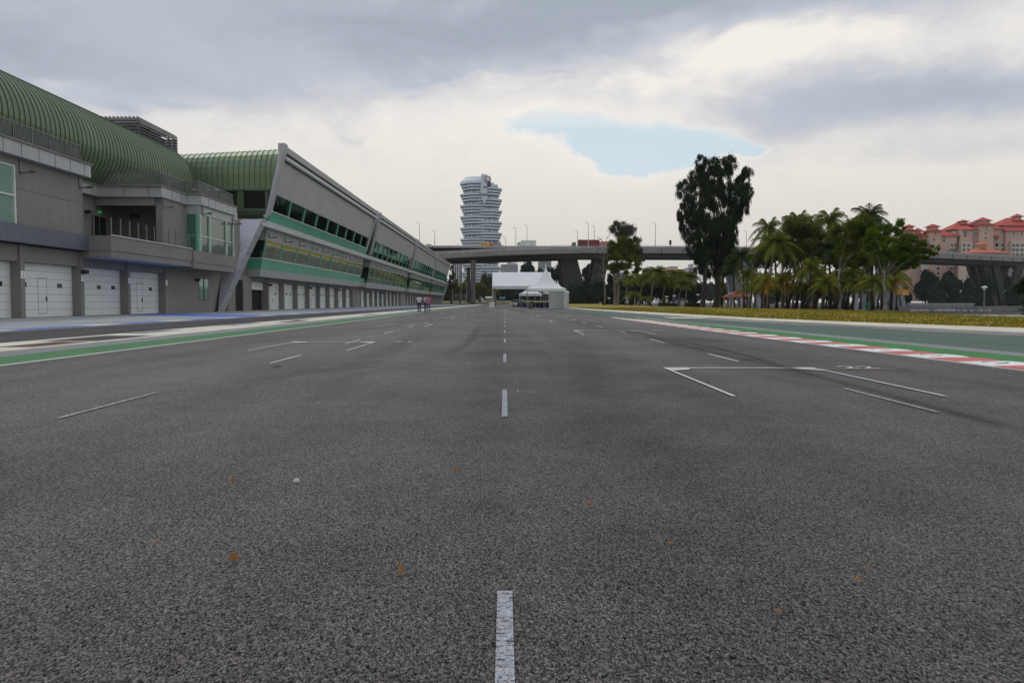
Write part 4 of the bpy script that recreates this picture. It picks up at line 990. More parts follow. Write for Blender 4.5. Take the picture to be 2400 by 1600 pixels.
# vehicles
TYRE = M('tyre', (.012, .012, .012), .9); CARG = glass('car_glass', (.005, .007, .008), (.6, .65, .7), .1)
LIT = M('lamp_lens', (.5, .1, .06), .3)
def car(x, y, z, rz, col, label, group=None, kind='hatch', cat='car'):
    t = thing('parked_car' if z < 5 else 'car', (x, y, z), label, cat, group, rz)
    body = M('car_paint_' + '_'.join(str(int(c * 100)) for c in col), col, .3, metal=.2, var=.03)
    def pr(mb, prof, w0, w1): mb.add([(x + a, y - w0, z + b) for a, b in prof] + [(x + a, y + w1, z + b) for a, b in prof], [tuple(range(len(prof))), tuple(range(len(prof), 2 * len(prof)))[::-1]] + [(i, i + len(prof), (i + 1) % len(prof) + len(prof), (i + 1) % len(prof)) for i in range(len(prof))]); return mb
    pr(MB(), [(-2.15, .35), (-2.2, .75), (-2.05, .92), (-1.5, .98), (1.2, .92), (2.0, .78), (2.2, .6), (2.15, .3)], .86, .86).build('body', body, t)
    if kind == 'pickup': cab = [(-.5, .95), (-.35, 1.55), (.7, 1.58), (1.25, .94)]
    else: cab = [(-1.95, .95), (-1.5, 1.42), (.2, 1.46), (1.1, .94)]
    pr(MB(), cab, .70, .70).build('cabin_glass', CARG, t); pr(MB(), [(cab[1][0] - .05, cab[1][1]), (cab[1][0], cab[1][1] + .05), (cab[2][0], cab[2][1] + .05), (cab[2][0] + .05, cab[2][1])], .71, .71).build('roof', body, t)
    for a in (-1.4, 1.35):
        for s in (-.8, .8):
            w = MB().tube([(x + a, y + s - .1, z + .32), (x + a, y + s + .1, z + .32)], .32, 12).build('wheel', TYRE, t)
            MB().tube([(x + a, y + s - .115, z + .32), (x + a, y + s + .115, z + .32)], .18, 10).build('rim', LAMPH, w)
    for s in (-.6, .6): MB().box(x + 2.12, x + 2.22, y + s - .18, y + s + .18, z + .55, z + .7).build('headlight', SIGNW, t); MB().box(x - 2.22, x - 2.12, y + s - .18, y + s + .18, z + .65, z + .82).build('tail_light', LIT, t)
    return t
def truck(px0, px1, ytop, Y, cabpx, col, colc, label, zt=27.25, cab_left=True, lines=False):
    x0, x1 = pX(px0, Y), pX(px1, Y); z1 = 1 + (708 - ytop) * Y / F
    c0, c1 = pX(cabpx[0], Y), pX(cabpx[1], Y)
    t = thing('truck', ((x0 + x1) / 2, Y, zt), label, 'truck')
    b = MB().box(x0, x1, Y - 1.2, Y + 1.2, zt + 1.1, z1).build('cargo_box', col, t)
    rb = MB()
    for k in range(int((x1 - x0) / .6)): rb.box(x0 + .2 + k * .6, x0 + .32 + k * .6, Y - 1.24, Y - 1.2, zt + 1.15, z1 - .05)
    if not lines: rb.build('box_rib', col, b)
    else: MB().box(lerp(x0, x1, .12), lerp(x0, x1, .9), Y - 1.215, Y - 1.2, z1 - .85, z1 - .68).box(lerp(x0, x1, .3), lerp(x0, x1, .74), Y - 1.215, Y - 1.2, z1 - 1.2, z1 - 1.06).build('side_lettering', M('faded_letter', (.3, .34, .34), .7), b)
    MB().box(min(x0, c0), max(x1, c1), Y - .9, Y + .9, zt + .6, zt + 1.1).build('chassis', DARKM, t)
    m_ = MB(); s = 1 if cab_left else -1; f = c0 if cab_left else c1; r_ = c1 if cab_left else c0
    m_.prism([(r_, Y - 1.15, zt + .7), (r_, Y - 1.15, zt + 3.0), (f + s * .5, Y - 1.15, zt + 3.0), (f, Y - 1.15, zt + 1.9), (f, Y - 1.15, zt + .7)], (0, 2.3, 0)); c = m_.build('cab', colc, t)
    MB().box(f + s * .35, f + s * 1.2, Y - 1.17, Y + 1.17, zt + 1.9, zt + 2.7).build('cab_window', CARG, c)
    for wx in (f + s * 1.0, lerp(x0, x1, .25), lerp(x0, x1, .75), lerp(x0, x1, .85)):
        MB().tube([(wx, Y - 1.2, zt + .5), (wx, Y - .8, zt + .5)], .5, 10).build('wheel', TYRE, t)
    return t
truck(1221, 1256, 564.5, 398, (1212, 1220.5), M('truck_white', (.66, .70, .68), .6), M('cab_white', (.6, .62, .6), .5), 'white box truck with faded lettering driving on the viaduct', lines=True)
truck(1354, 1404, 563, 399, (1339, 1349), M('container_red', (.17, .025, .03), .6), M('cab_green', (.06, .16, .09), .5), 'long dark red container truck with green cab on the viaduct')
truck(1128, 1149, 569.5, 398, (1149, 1154.5), M('load_orange', (.62, .30, .04), .6), M('cab_red', (.45, .04, .03), .5), 'orange lorry with red cab in front of the tower on the viaduct', cab_left=False)
truck(1406, 1427, 567, 399, (1404, 1405.5), M('load_pink', (.50, .22, .22), .6), M('cab_pink', (.45, .2, .2), .5), 'faded pink lorry half hidden by the roadside tree')
mx = thing('tipper_body', (pX(1164, 400), 400, 27.25), 'plain grey container standing behind the orange lorry', 'container')
MB().box(pX(1155, 399), pX(1174, 399), 399, 401.5, 27.3, 30.3).build('container_body', M('grey_box', (.30, .32, .33), .7), mx)
MB().box(pX(1155, 399), pX(1174, 399), 398.9, 401.6, 30.303, 30.45).build('top_rail', RAILM, mx)
car(pX(1008, 389), 390.5, 27.25, 0, (.55, .57, .6), 'white van top showing over the parapet at far left', 'cars on the viaduct')
car(pX(1054, 398), 399, 27.2, 3.1, (.5, .45, .42), 'pale car on the viaduct left of the round tower', 'cars on the viaduct')
car(pX(1178, 398), 399, 27.2, 0, (.35, .37, .4), 'grey car directly right of the grey container', 'cars on the viaduct')
car(pX(1078, 372), 425, .1, 0, (.6, .6, .6), 'white pickup parked beyond the viaduct columns', kind='pickup')
car(pX(1092, 372), 421, .1, 3.1, (.06, .10, .14), 'dark blue car parked beside the white pickup')
car(pX(1221, 168), 171, .02, -.35, (.62, .64, .63), 'white car parked behind the navy skirted tables')

# ================================================================ round tower
TW = M('tower_white', (.52, .59, .65), .6, var=.05, vs=.02)
TG = M('tower_glass', (.025, .055, .12), .4, var=.1, vs=.05)
TY = 1150
tower = thing('office_tower', (pX(1127, TY), TY, 0), 'white ringed office tower of stepped octagonal floors rising behind the viaduct', 'tower')
def octa(mb, cx, cy, r, z0, z1, r2=None):
    mb.lathe((cx, cy, 0), [(r2 if r2 else r, z0), (r, z1)], 8, sq=True)
xl_, xr_ = pX(1119.5, TY), pX(1143.5, TY)
for side, cx, cy, sh, top, W_ in (('l', xl_, TY + 4, 0, 167.5, (26.0, 24.2, 22.6, 21.4)), ('r', xr_, TY - 2, 2, 159.7, (21.6, 19.8, 18.2, 17.0))):
    i = 0; z = top
    while z > 22:
        ph = i % 4; r = W_[ph]
        mb = MB()
        if ph < 3:
            mb.lathe((cx, cy, 0), [(r - .9, z - 2.7), (r, z - 2.3), (r, z - .1), (r - .3, z)], 8, sq=True); mb.build('floor_band', TW, tower)
            MB().lathe((cx, cy, 0), [(r - 3.4, z - 3.9), (r - 3.2, z - 2.7)], 8, sq=True).build('window_band', TG, tower)
        else:
            mb.lathe((cx, cy, 0), [(r - 1.2, z - 2.3), (r - 1.2, z - .9)], 8, sq=True).build('floor_band', TW, tower)
            cb = MB()
            for k in range(8):
                for tt in (0, .5):
                    a0, a1 = 2 * math.pi * (k + .5) / 8, 2 * math.pi * (k + 1.5) / 8
                    xx = cx + (r - .9) * lerp(math.cos(a0), math.cos(a1), tt); y_ = cy + (r - .9) * lerp(math.sin(a0), math.sin(a1), tt); cb.box(xx - .5, xx + .5, y_ - .5, y_ + .5, z - 3.9, z)
            cb.build('column_ring', TW, tower)
            MB().lathe((cx, cy, 0), [(r - 2.6, z - 3.9), (r - 2.6, z)], 8, sq=True).build('window_band', TG, tower)
        z -= 3.89; i += 1
MB().lathe((xl_ - 2, TY + 4, 0), [(23.5, 167.5), (22.5, 170), (17, 174), (16, 175.5)], 8, sq=True).build('crown', TW, tower)
MB().box(pX(1129, TY), pX(1143, TY), TY - 24, TY, 150, 176.5).build('core_top', TW, tower)
MB().box(pX(1134, TY), pX(1143, TY), TY - 24.5, TY - 24, 158, 160).build('core_window', TG, tower)
rd = MB(); cx = pX(1145, TY)
rd.tube([(cx, TY - 26, 170), (cx, TY - 24, 170)], 4.4, 20).build('logo_ring', M('logo_red', (.25, .10, .12), .5), tower)
MB().tube([(cx, TY - 26.4, 170), (cx, TY - 26.01, 170)], 3.2, 20).build('logo_disc', TW, tower)
MB().box(pX(1146, TY), pX(1151, TY), TY - 20, TY - 8, 160, 168).build('lift_house', TG, tower)
MB().box(pX(1146, TY), pX(1167, TY), TY - 18, TY - 4, 160.5, 163.5).build('roof_slab', TW, tower)
MB().add([(pX(1129, TY), TY - 26, 147), (pX(1144, TY), TY - 26, 147), (pX(1137, TY), TY - 26, 135), (pX(1129, TY), TY - 24, 147), (pX(1144, TY), TY - 24, 147), (pX(1137, TY), TY - 24, 135)], [(0, 1, 2), (3, 5, 4), (0, 3, 4, 1), (1, 4, 5, 2), (2, 5, 3, 0)]).build('terrace_wedge', TW, tower)
MB().tube([(pX(1133, TY), TY - 8, 176), (pX(1133, TY), TY - 8, 182)], .3, 5).build('mast', RAILM, tower)
for k, a in enumerate((1086, 1100, 1131, 1149, 1158)): MB().box(pX(a, TY) - 1.4, pX(a, TY) + 1.4, TY - 18, TY - 15, 0, 24).build('column', TW, tower)
MB().box(pX(1090, TY), pX(1165, TY), TY - 8, TY + 15, 0, 24).build('podium_core', M('podium_shade', (.20, .23, .26), .8), tower)

# ================================================================ apartments with red roofs
PK = [M('pink_render', (.49, .35, .30), .85, var=.06, vs=.05, streak=.1), M('rose_render', (.36, .22, .18), .85, var=.06, vs=.05), M('cream_render', (.50, .43, .37), .85, var=.06, vs=.05)]
TILE = M('red_tile', (.42, .065, .05), .75, var=.14, vs=.4)
TILE2 = M('orange_tile', (.50, .14, .07), .75, var=.14, vs=.4)
WG = glass('flat_glass', (.02, .03, .035), (.35, .42, .45), .05, .15); WFR = M('window_white', (.62, .60, .56), .7)
AY = 540
def ax(px, Y=AY): return pX(px, Y)
def az(py, Y=AY): return 1 + (708 - py) * Y / F
def win(root, px, py, w=1.6, h=1.9, Y=AY, d=.12):
    x, z = ax(px, Y), az(py, Y)
    f = MB().box(x - w / 2 - .2, x + w / 2 + .2, Y - d, Y - .003, z - h / 2 - .3, z + h / 2 + .15).build('window', WFR, root)
    MB().box(x - w / 2, x - .06, Y - d - .05, Y - d - .003, z - h / 2, z + h / 2).box(x + .06, x + w / 2, Y - d - .05, Y - d - .003, z - h / 2, z + h / 2).build('pane', WG, f)
def wall(root, px0, px1, pyt, pyb=706, Y=AY, dep=14, m=0, name='wall'): MB().box(ax(px0, Y), ax(px1, Y), Y, Y + dep, az(pyb, Y), az(pyt, Y)).build(name, PK[m], root)
def roof(root, px0, px1, eave, peak, Y=AY, dep=14, m=TILE, over=1.2): return MB().hip(ax(px0, Y), ax(px1, Y), Y - .0, Y + dep, az(eave, Y), az(peak, Y), over).build('roof', m, root)
def turret(root, c, hw, eave, peak, skirt, base, Y=AY, m=0):
    # capped lantern on a skirt roof on a tower body
    k = hw * .66
    wall(root, c - hw, c + hw, skirt[1], 706, Y, 2 * hw * Y / F, m, 'tower_wall')
    r_ = roof(root, c - hw, c + hw, skirt[1], skirt[0] - 3, Y, 2 * hw * Y / F, TILE, 1.3)
    d0 = (hw - k) * Y / F
    MB().box(ax(c - k, Y), ax(c + k, Y), Y + d0, Y + 2 * hw * Y / F - d0, az(skirt[1], Y), az(eave, Y) - .3).build('lantern', PK[2], r_)
    MB().hip(ax(c - k, Y), ax(c + k, Y), Y + d0, Y + 2 * hw * Y / F - d0, az(eave, Y), az(peak, Y), 1.3).build('cap_roof', TILE, r_)
    MB().box(ax(c - hw, Y) - .15, ax(c + hw, Y) + .15, Y - .16, Y - .003, az(base, Y), az(base, Y) + .25).build('string_course', PK[1], root)
    g = MB().box(ax(c - 2.5, Y), ax(c + 2.5, Y), Y - .1, Y - .003, az(skirt[1] + 11, Y), az(skirt[1] + 3, Y)).build('vent', PK[1], root)
def bld(px, label): return thing('apartment_block', (ax(px), AY, 0), label, 'apartment block', 'red roofed apartment blocks across the river')
a1 = bld(2140, 'leftmost red roofed apartment block, half hidden by the bright green tree')
turret(a1, 2134, 11, 531, 525, (537, 541), 560, AY + 6); turret(a1, 2154, 8, 541, 533.5, (546, 550), 572, AY + 5)
wall(a1, 2112, 2170, 550, 706, AY + 8, 12, 0); roof(a1, 2112, 2164, 549, 541, AY + 8, 12)
a2 = bld(2205, 'pink apartment tower with stacked red cap roof right of the bright green tree')
turret(a2, 2192, 14, 531, 523.5, (535, 542), 556, AY)
wall(a2, 2162, 2180, 556, 706, AY + 3, 12, 0); roof(a2, 2162, 2182, 555, 545, AY + 3, 12)
wall(a2, 2206, 2243, 554, 706, AY + 2, 13, 0); roof(a2, 2206, 2243, 553, 540, AY + 2, 13)
win(a2, 2189, 562, 1.5, 1.6); 
for py in (563,): win(a2, 2213, py, 1.5, 3.2, AY + 2)
a3 = bld(2262, 'wide cream and pink apartment block in the middle of the row')
wall(a3, 2232, 2262, 541, 706, AY + 5, 14, 2); roof(a3, 2230, 2292, 538, 519, AY + 5, 16)
turret(a3, 2262, 10, 519, 514, (524, 526), 545, AY + 10, 2)
wall(a3, 2250, 2284, 539, 706, AY + 1, 14, 0); roof(a3, 2256, 2293, 538.5, 527, AY + 1, 14); roof(a3, 2275, 2292, 527, 520, AY + 6, 8)
wall(a3, 2253, 2280, 567, 706, AY - 2, 3, 2, 'bay_wall')
wall(a3, 2284, 2296, 540, 706, AY, 10, 1)
for py in (549, ): win(a3, 2247.5, py, 1.4, 4, AY + 5); win(a3, 2262, py, 2.2, 4, AY + 1); win(a3, 2287, py, 1.8, 3.2, AY)
a4 = bld(2312, 'tallest pink apartment tower with double red cap roof above the low orange roof')
turret(a4, 2312, 17, 517, 507.5, (520, 527), 541, AY - 1)
wall(a4, 2328, 2362, 537, 706, AY + 3, 14, 0); roof(a4, 2326, 2358, 536.5, 525.5, AY + 3, 14)
for py in (547, 558.5): win(a4, 2310, py, 1.5, 1.5, AY - 1)
for py in (561, 573): win(a4, 2337, py, 1.7, 2.2, AY + 3)
roof(a4, 2330, 2340, 554.5, 550, AY, 4)
a5 = bld(2389, 'rightmost red roofed apartment block cut by the photo edge')
wall(a5, 2352, 2412, 529, 706, AY + 5, 16, 0); roof(a5, 2346, 2420, 528, 508, AY + 5, 18)
turret(a5, 2389, 10, 507.5, 500, (515, 517), 540, AY + 9, 2)
wall(a5, 2358, 2430, 541, 706, AY + 1, 14, 0); roof(a5, 2356, 2425, 540.5, 524, AY + 1, 14)
wall(a5, 2372, 2425, 565, 706, AY - 2, 3, 2, 'bay_wall')
for py in (534,): win(a5, 2362, py, 2, 2.4, AY + 5); win(a5, 2372, py, 2, 2.4, AY + 5)
for px in (2376, 2395): win(a5, px, 548, 1.6, 1.6, AY + 1)
# window grids
for rt, cols, Y in ((a2, (2231, 2240), AY + 2), (a2, (2200,), AY), (a3, (2260, 2271), AY - 2), (a3, (2288,), AY), (a4, (2337,), AY + 3), (a4, (2350, 2359), AY + 3), (a5, (2377, 2386, 2397), AY - 2)):
    for py in [575 + 10.9 * k for k in range(11)]:
        if (rt is a4 and py < 570): continue
        for c in cols: win(rt, c, py, 1.9, 2.0, Y)
for rt, cols, Y in ((a1, (2150, 2162), AY + 8), (a2, (2170,), AY + 3), (a3, (2240,), AY + 5), (a4, (2306, 2318), AY - 1)):
    for py in [620 + 10.9 * k for k in range(7)]:
        for c in cols: win(rt, c, py, 1.9, 2.0, Y)
for rt, x0, x1, Y, mm in ((a2, 2222, 2227, AY + 1.8, 1), (a3, 2245, 2252, AY - 1, 1), (a4, 2364, 2371, AY + 2.5, 1), (a1, 2165, 2178, AY - 1, 2), (a4, 2328, 2333, AY + 2, 2)):
    wall(rt, x0, x1, 585 if mm else 580, 706, Y, 3, mm, 'stair_bay')
a6 = thing('pavilion_roof_building', (ax(2322, 505), 505, 0), 'low building with broad orange hipped roof just above the viaduct deck', 'building')
wall(a6, 2286, 2362, 594, 706, 505, 18, 2); roof(a6, 2284, 2362, 592.5, 580, 505, 18, TILE2, 2.0)
MB().hip(ax(2302, 505), ax(2342, 505), 508, 520, az(588, 505), az(574.5, 505), 1).build('upper_roof', TILE2, a6)
MB().box(ax(2311, 505), ax(2320, 505), 509, 514, az(580, 505), az(572, 505)).build('lantern', PK[0], a6); MB().hip(ax(2309, 505), ax(2322, 505), 508, 515, az(572, 505), az(564, 505), .5).build('cap_roof', TILE2, a6)
MB().box(ax(2296, 505), ax(2345, 505), 504.8, 504.99, az(604, 505), az(596, 505)).build('window_strip', WG, a6)
# other distant buildings
BW = M('block_white', (.55, .56, .58), .8, var=.04, vs=.02); BG = M('block_grey', (.36, .37, .40), .8, var=.04, vs=.02); BB = M('block_band', (.14, .15, .18), .7)
def slab(px0, px1, pyt, Y, dep, mat, label, rows, pyb=700, pun=0, name='office_block'):
    r = thing(name, (pX((px0 + px1) / 2, Y), Y, 0), label, 'building')
    x0, x1 = pX(px0, Y), pX(px1, Y); zt, zb = az(pyt, Y), max(0, az(pyb, Y))
    MB().box(x0, x1, Y, Y + dep, 0, zt).build('wall', mat, r)
    MB().box(x0 + (x1 - x0) * .35, x0 + (x1 - x0) * .6, Y + 2, Y + dep - 2, zt, zt + 3.4).build('roof_plant', BG, r)
    for i in range(rows):
        z = zt - (i + .75) * (zt / (rows + 1)) if pyb == 700 else zt - (i + .8) * 3.6
        if pun:
            m_ = MB()
            for k in range(pun): c = lerp(x0, x1, (k + .5) / pun); m_.box(c - (x1 - x0) / pun * .3, c + (x1 - x0) / pun * .3, Y - .25, Y - .003, z - .9, z + .9)
            m_.build('window_row', BB, r)
        else: MB().box(x0 + .8, x1 - .8, Y - .25, Y - .003, z - .8, z + .8).build('window_band', BB, r)
    return r
slab(1174, 1214, 619.5, 900, 20, BG, 'grey slab office with dark square windows right of the tower foot', 14, pun=7)
slab(1189, 1211, 616, 930, 20, BW, 'white banded office peeking over the grey slab', 14)
slab(1060, 1081, 616, 800, 20, BW, 'white apartment tower between lounge block and viaduct column', 20, pun=4)
slab(1262, 1292, 610, 1000, 20, BG, 'tall pale tower block above the marquee', 24, pun=6)
slab(1221, 1243, 622, 820, 20, M('block_teal', (.16, .24, .25), .5), 'dark teal office block behind the tree above the marquee', 16)
slab(1436, 1470, 638, 760, 16, BW, 'low white building showing through the roadside tree', 14)
slab(1543, 1620, 632.5, 760, 18, BW, 'long white building with orange roof band seen under the viaduct', 12)
MB().box(pX(1541, 758), pX(1622, 758), 757, 779, az(634.5, 758), az(631, 758)).build('orange_fascia', M('orange_fascia', (.48, .26, .06), .7), bpy.data.objects['office_block.006'])
slab(1613, 1634, 627, 740, 16, BG, 'mauve grey block behind the big dark tree', 12)
sea = thing('river_wall', (pX(2210, 412), 412, -1), 'long white concrete landing wall on the far river bank', 'wall')
MB().box(pX(2135, 408), pX(2287, 408), 408, 411, -2.3 + .8, .1).build('wall', PALE, sea); MB().box(pX(2133, 408), pX(2289, 408), 407.6, 411.2, .1, .35).build('coping', M('coping_white', (.55, .57, .58), .8), sea)
rp = MB()
for k in range(90):
    px = 2138 + 195 * random.random(); Y = 400 + random.random() * 5; s = .5 + random.random() * .8
    x = pX(px, Y); rp.lathe((x, Y, -3.6), [(s, 0), (s * .7, s * .7), (s * .2, s)], 5)
tag(rp.build('riprap', M('rock', (.26, .25, .24), .9, vs=1)), label='pale rocks along the far waterline below the white wall', kind='stuff')
# ================================================================ tents and furniture on the track
TENT = M('tent_fabric', (.80, .81, .83), .6, var=.02, vs=.3, trans=.25); TENTW = M('tent_wall', (.72, .74, .74), .6, var=.04, vs=.5, trans=.2)
STEEL = M('tent_steel', (.35, .36, .36), .4, metal=.5)
mq = thing('marquee', (3.6, 173, 0), 'large open white marquee with a long gabled roof', 'tent')
x0, x1, ya, yb, yr = -2.62, 9.9, 169.5, 181.5, 175.5; ze, zr = 4.35, 7.45
n = 8; mb = MB()
for i in range(n):
    a, b = lerp(x0, x1, i / n), lerp(x0, x1, (i + 1) / n)
    mb.quad((a, ya, ze), (b, ya, ze), (b, yr, zr), (a, yr, zr)); mb.quad((a, yr, zr), (b, yr, zr), (b, yb, ze), (a, yb, ze))
mb.build('roof', TENT, mq)
def valance(mb, p0, p1, z, h, sc, sag=.0):
    p0 = Vector(p0); p1 = Vector(p1); k = max(1, round((p1 - p0).length / sc)) * 6
    for i in range(k):
        t0, t1 = i / k, (i + 1) / k; a = p0.lerp(p1, t0); b = p0.lerp(p1, t1)
        h0 = h * (1 - .3 * abs(math.sin(math.pi * (i / 6)))) ; h1 = h * (1 - .3 * abs(math.sin(math.pi * ((i + 1) / 6))))
        h0 = h * (.72 + .28 * abs(math.sin(math.pi * i / 6))); h1 = h * (.72 + .28 * abs(math.sin(math.pi * (i + 1) / 6)))
        mb.quad((a.x, a.y, z), (b.x, b.y, z), (b.x, b.y, z - h1), (a.x, a.y, z - h0))
v = MB(); valance(v, (x0, ya - .02), (x1, ya - .02), ze, .62, .5); valance(v, (x0, yb), (x1, yb), ze, .5, .5); v.build('valance', TENTW, mq)
g = MB(); g.add([(x0, ya, ze), (x0, yb, ze), (x0, yr, zr), (x0, ya, ze - .4), (x0, yb, ze - .4)], [(0, 1, 2), (0, 3, 4, 1)]); g.add([(x1, ya, ze), (x1, yb, ze), (x1, yr, zr)], [(0, 1, 2)]); g.build('gable', TENTW, mq)
for x in (x0 + .08, x1 - .1):
    for y in (ya + .1, yb - .1): MB().box(x - .09, x + .09, y - .09, y + .09, 0, ze).build('post', STEEL, mq)
MB().add([(x0 + .1, ya + .1, ze), (x0 + .7, ya + .3, ze), (x0 + .9, ya + .3, .1), (x0 + .5, ya + .2, .1)], [(0, 1, 2, 3)]).build('tied_curtain', M('curtain_brown', (.16, .12, .11), .8), mq)
MB().tube([(x0, ya, ze - .1), (x1, ya, ze - .1)], .06, 6).build('eave_beam', STEEL, mq)
bx_ = thing('ballast_block', (-2.6, 164.5, 0), 'white ballast box with two dark holes at the foot of the marquee post', 'ballast')
MB().box(-3.1, -2.05, 164, 165, 0, .98).build('box', SIGNW, bx_); MB().box(-2.9, -2.7, 163.98, 163.999, .45, .6).box(-2.42, -2.22, 163.98, 163.999, .45, .6).build('hole', BLACK, bx_)
def pagoda(name, x0, x1, y0, y1, ze, zp, label, walls=(), spike=.9, vh=.42, poles=True):
    cx, cy = (x0 + x1) / 2, (y0 + y1) / 2
    t = thing(name, (cx, cy, 0), label, 'tent'); mb = MB(); L_ = 14
    def ring(k):
        s = k / L_; r = (1 - s); z = ze + (zp - ze) * (.34 * s + .66 * s ** 2.6); r = r ** 1.0 * 1.0 if s < 1 else .0
        r = max(r, .02); return [(cx + sx * (x1 - x0) / 2 * r, cy + sy * (y1 - y0) / 2 * r, z) for sx, sy in ((-1, -1), (0, -1), (1, -1), (1, 0), (1, 1), (0, 1), (-1, 1), (-1, 0))]
    rs = [ring(k) for k in range(L_ + 1)]
    for a, b in zip(rs[:-1], rs[1:]):
        for k in range(8): mb.quad(a[k], a[(k + 1) % 8], b[(k + 1) % 8], b[k])
    mb.build('roof', TENT, t); MB().lathe((cx, cy, zp - .35), [(.16, 0), (.09, spike * .5), (.03, spike)], 8).build('finial', TENT, t)
    v = MB()
    for a, b in (((x0, y0), (x1, y0)), ((x1, y0), (x1, y1)), ((x1, y1), (x0, y1)), ((x0, y1), (x0, y0))): valance(v, a, b, ze, vh, .42)
    v.build('valance', TENTW, t)
    if poles:
        for x in (x0 + .06, x1 - .06):
            for y in (y0 + .06, y1 - .06):
                dx = 1 if x < cx else -1
                MB().tube([(x, y, 0), (x, y, ze - .5), (x + .06 * dx, y, ze - .2), (x + .3 * dx, y, ze - .04)], .045, 6).build('pole', STEEL, t)
    for (a, b) in walls:
        w = MB(); p0 = Vector(a); p1 = Vector(b); k = 24; nv = Vector((-(p1 - p0).y, (p1 - p0).x)).normalized()
        pr = [p0.lerp(p1, i / k) + nv * .06 * math.sin(i * 2.1) for i in range(k + 1)]
        for c, d in zip(pr[:-1], pr[1:]): w.quad((c.x, c.y, .04), (d.x, d.y, .04), (d.x, d.y, ze - .02), (c.x, c.y, ze - .02))
        w.build('side_wall', TENTW, t)
    return t
pg = pagoda('pagoda_tent', 3.35, 9.05, 119.5, 125.5, 2.98, 6.2, 'white pagoda tent with pointed roof and scalloped valance, nearest and tallest', [((8.95, 121.5), (8.95, 125.4)), ((6.9, 125.4), (8.95, 125.4))])
for x in (2.35 + 0.15, 4.55, 6.95 + .9, 8.3): MB().tube([(x, 119.3 + (2 if x < 5 else 0), 0), (x, 119.3 + (2 if x < 5 else 0), 2.4)], .035, 6).build('pole', STEEL, pg)
pagoda('pagoda_tent', 2.75, 7.0, 152, 157, 2.65, 4.3, 'small white pagoda tent under the end of the marquee', spike=.3, vh=.5)
pagoda('pagoda_tent', 6.6, 10.4, 133, 138.5, 2.75, 4.3, 'white walled pagoda tent behind the nearest one, with a short spike', [((7.3, 133.2), (10.3, 133.2)), ((10.3, 133.2), (10.3, 138))], spike=.75)
pagoda('pagoda_tent', 7.6, 11.2, 141, 146.5, 2.85, 4.5, 'farthest white pagoda tent, only its spike and edge showing', [((8.2, 141.2), (11.1, 141.2)), ((11.1, 141.2), (11.1, 146))], spike=.75)
NAVY = M('navy_cloth', (.008, .010, .05), .8, var=.15, vs=2)
def table(x0, x1, y, label, steps=False):
    t = thing('draped_table', ((x0 + x1) / 2, y, 0), label, 'table', 'navy draped tables under the tents')
    MB().box(x0, x1, y, y + 1.2, .88, .93).build('tabletop', NAVY, t)
    m_ = MB(); k = int((x1 - x0) / .12)
    for i in range(k):
        a, b = lerp(x0, x1, i / k), lerp(x0, x1, (i + 1) / k); o0, o1 = .03 * (i % 2), .03 * ((i + 1) % 2)
        m_.quad((a, y - o0, .02), (b, y - o1, .02), (b, y - .005, .9), (a, y - .005, .9))
    m_.box(x0, x1, y + .03, y + 1.17, .02, .879).build('cloth', NAVY, t); return t
t1 = table(2.4, 4.75, 153.5, 'left navy draped table with thin pale rails before it')
MB().box(2.9, 4.4, 153.3, 153.36, .2, .23).box(2.9, 4.4, 153.3, 153.36, .45, .48).box(2.9, 4.4, 153.3, 153.36, .7, .73).box(4.38, 4.42, 153.3, 153.36, 0, .9).build('step_rail', STEEL, t1)
table(4.8, 6.5, 148, 'middle navy draped table behind the black bin liner'); table(6.2, 8.3, 143, 'right navy draped table beside the white tent wall')
BIN = M('bin_grey', (.15, .15, .135), .7, var=.1, vs=2)
for x, y, w, h, lab, bag in ((3.95, 125.5, .46, .92, 'grey round bin with black liner on the track before the tents', True), (8.05, 132.0, .36, .85, 'plain grey bin beside the tent wall', False)):
    t = thing('bin', (x, y, 0), lab, 'bin'); MB().lathe((x, y, 0), [(w * .85, 0), (w, h * .9), (w * 1.04, h * .9), (w * 1.04, h)], 16).build('body', BIN, t)
    if bag: MB().lathe((x + .2, y, h), [(w * .5, 0), (w * .55, .12), (w * .2, .2)], 9).build('bin_liner', BLACK, t)
# far things beyond the track
MD = MB()
rows_ = [(398, -.02), (408, .6), (430, 1.3), (470, 1.9), (600, 2.2)]
for (ya_, za_), (yb_, zb_) in zip(rows_[:-1], rows_[1:]): MD.quad((-95, ya_, za_), (28, ya_, za_), (28, yb_, zb_), (-95, yb_, zb_))
MD.quad((28, 398, -.02), (40, 398, -.02), (40, 600, -.02), (28, 600, 2.2))
tag(MD.build('grass_verge', M('verge_grass', (.15, .13, .03), .95, var=.3, vs=.2, hue=(.09, .085, .02))), kind='structure')
def pz(py, Y): return 1 + (708 - py) * Y / F
BLUEP2 = M('toilet_blue', (.04, .13, .25), .5)
for px, lab in ((1174, 'left blue portable toilet with white roof on the far verge'), (1181, 'right blue portable toilet with white roof on the far verge')):
    x = pX(px, 432); t = thing('portable_toilet', (x, 432, 1.3), lab, 'portable toilet', 'portable toilets on the far verge')
    MB().box(x - .6, x + .6, 432, 433.2, 1.3, 3.3).build('cabin', BLUEP2, t); MB().lathe((x, 432.6, 3.3), [(.85, 0), (.8, .15), (.4, .3)], 4, sq=True).build('roof', SIGNW, t); MB().box(x - .4, x + .4, 431.93, 431.99, 1.4, 3.15).build('door', M('toilet_door', (.06, .18, .30), .5), t)
t = thing('shelter_tent', (pX(1147, 425), 425, 1.1), 'small low white canopy tent on the far verge', 'tent')
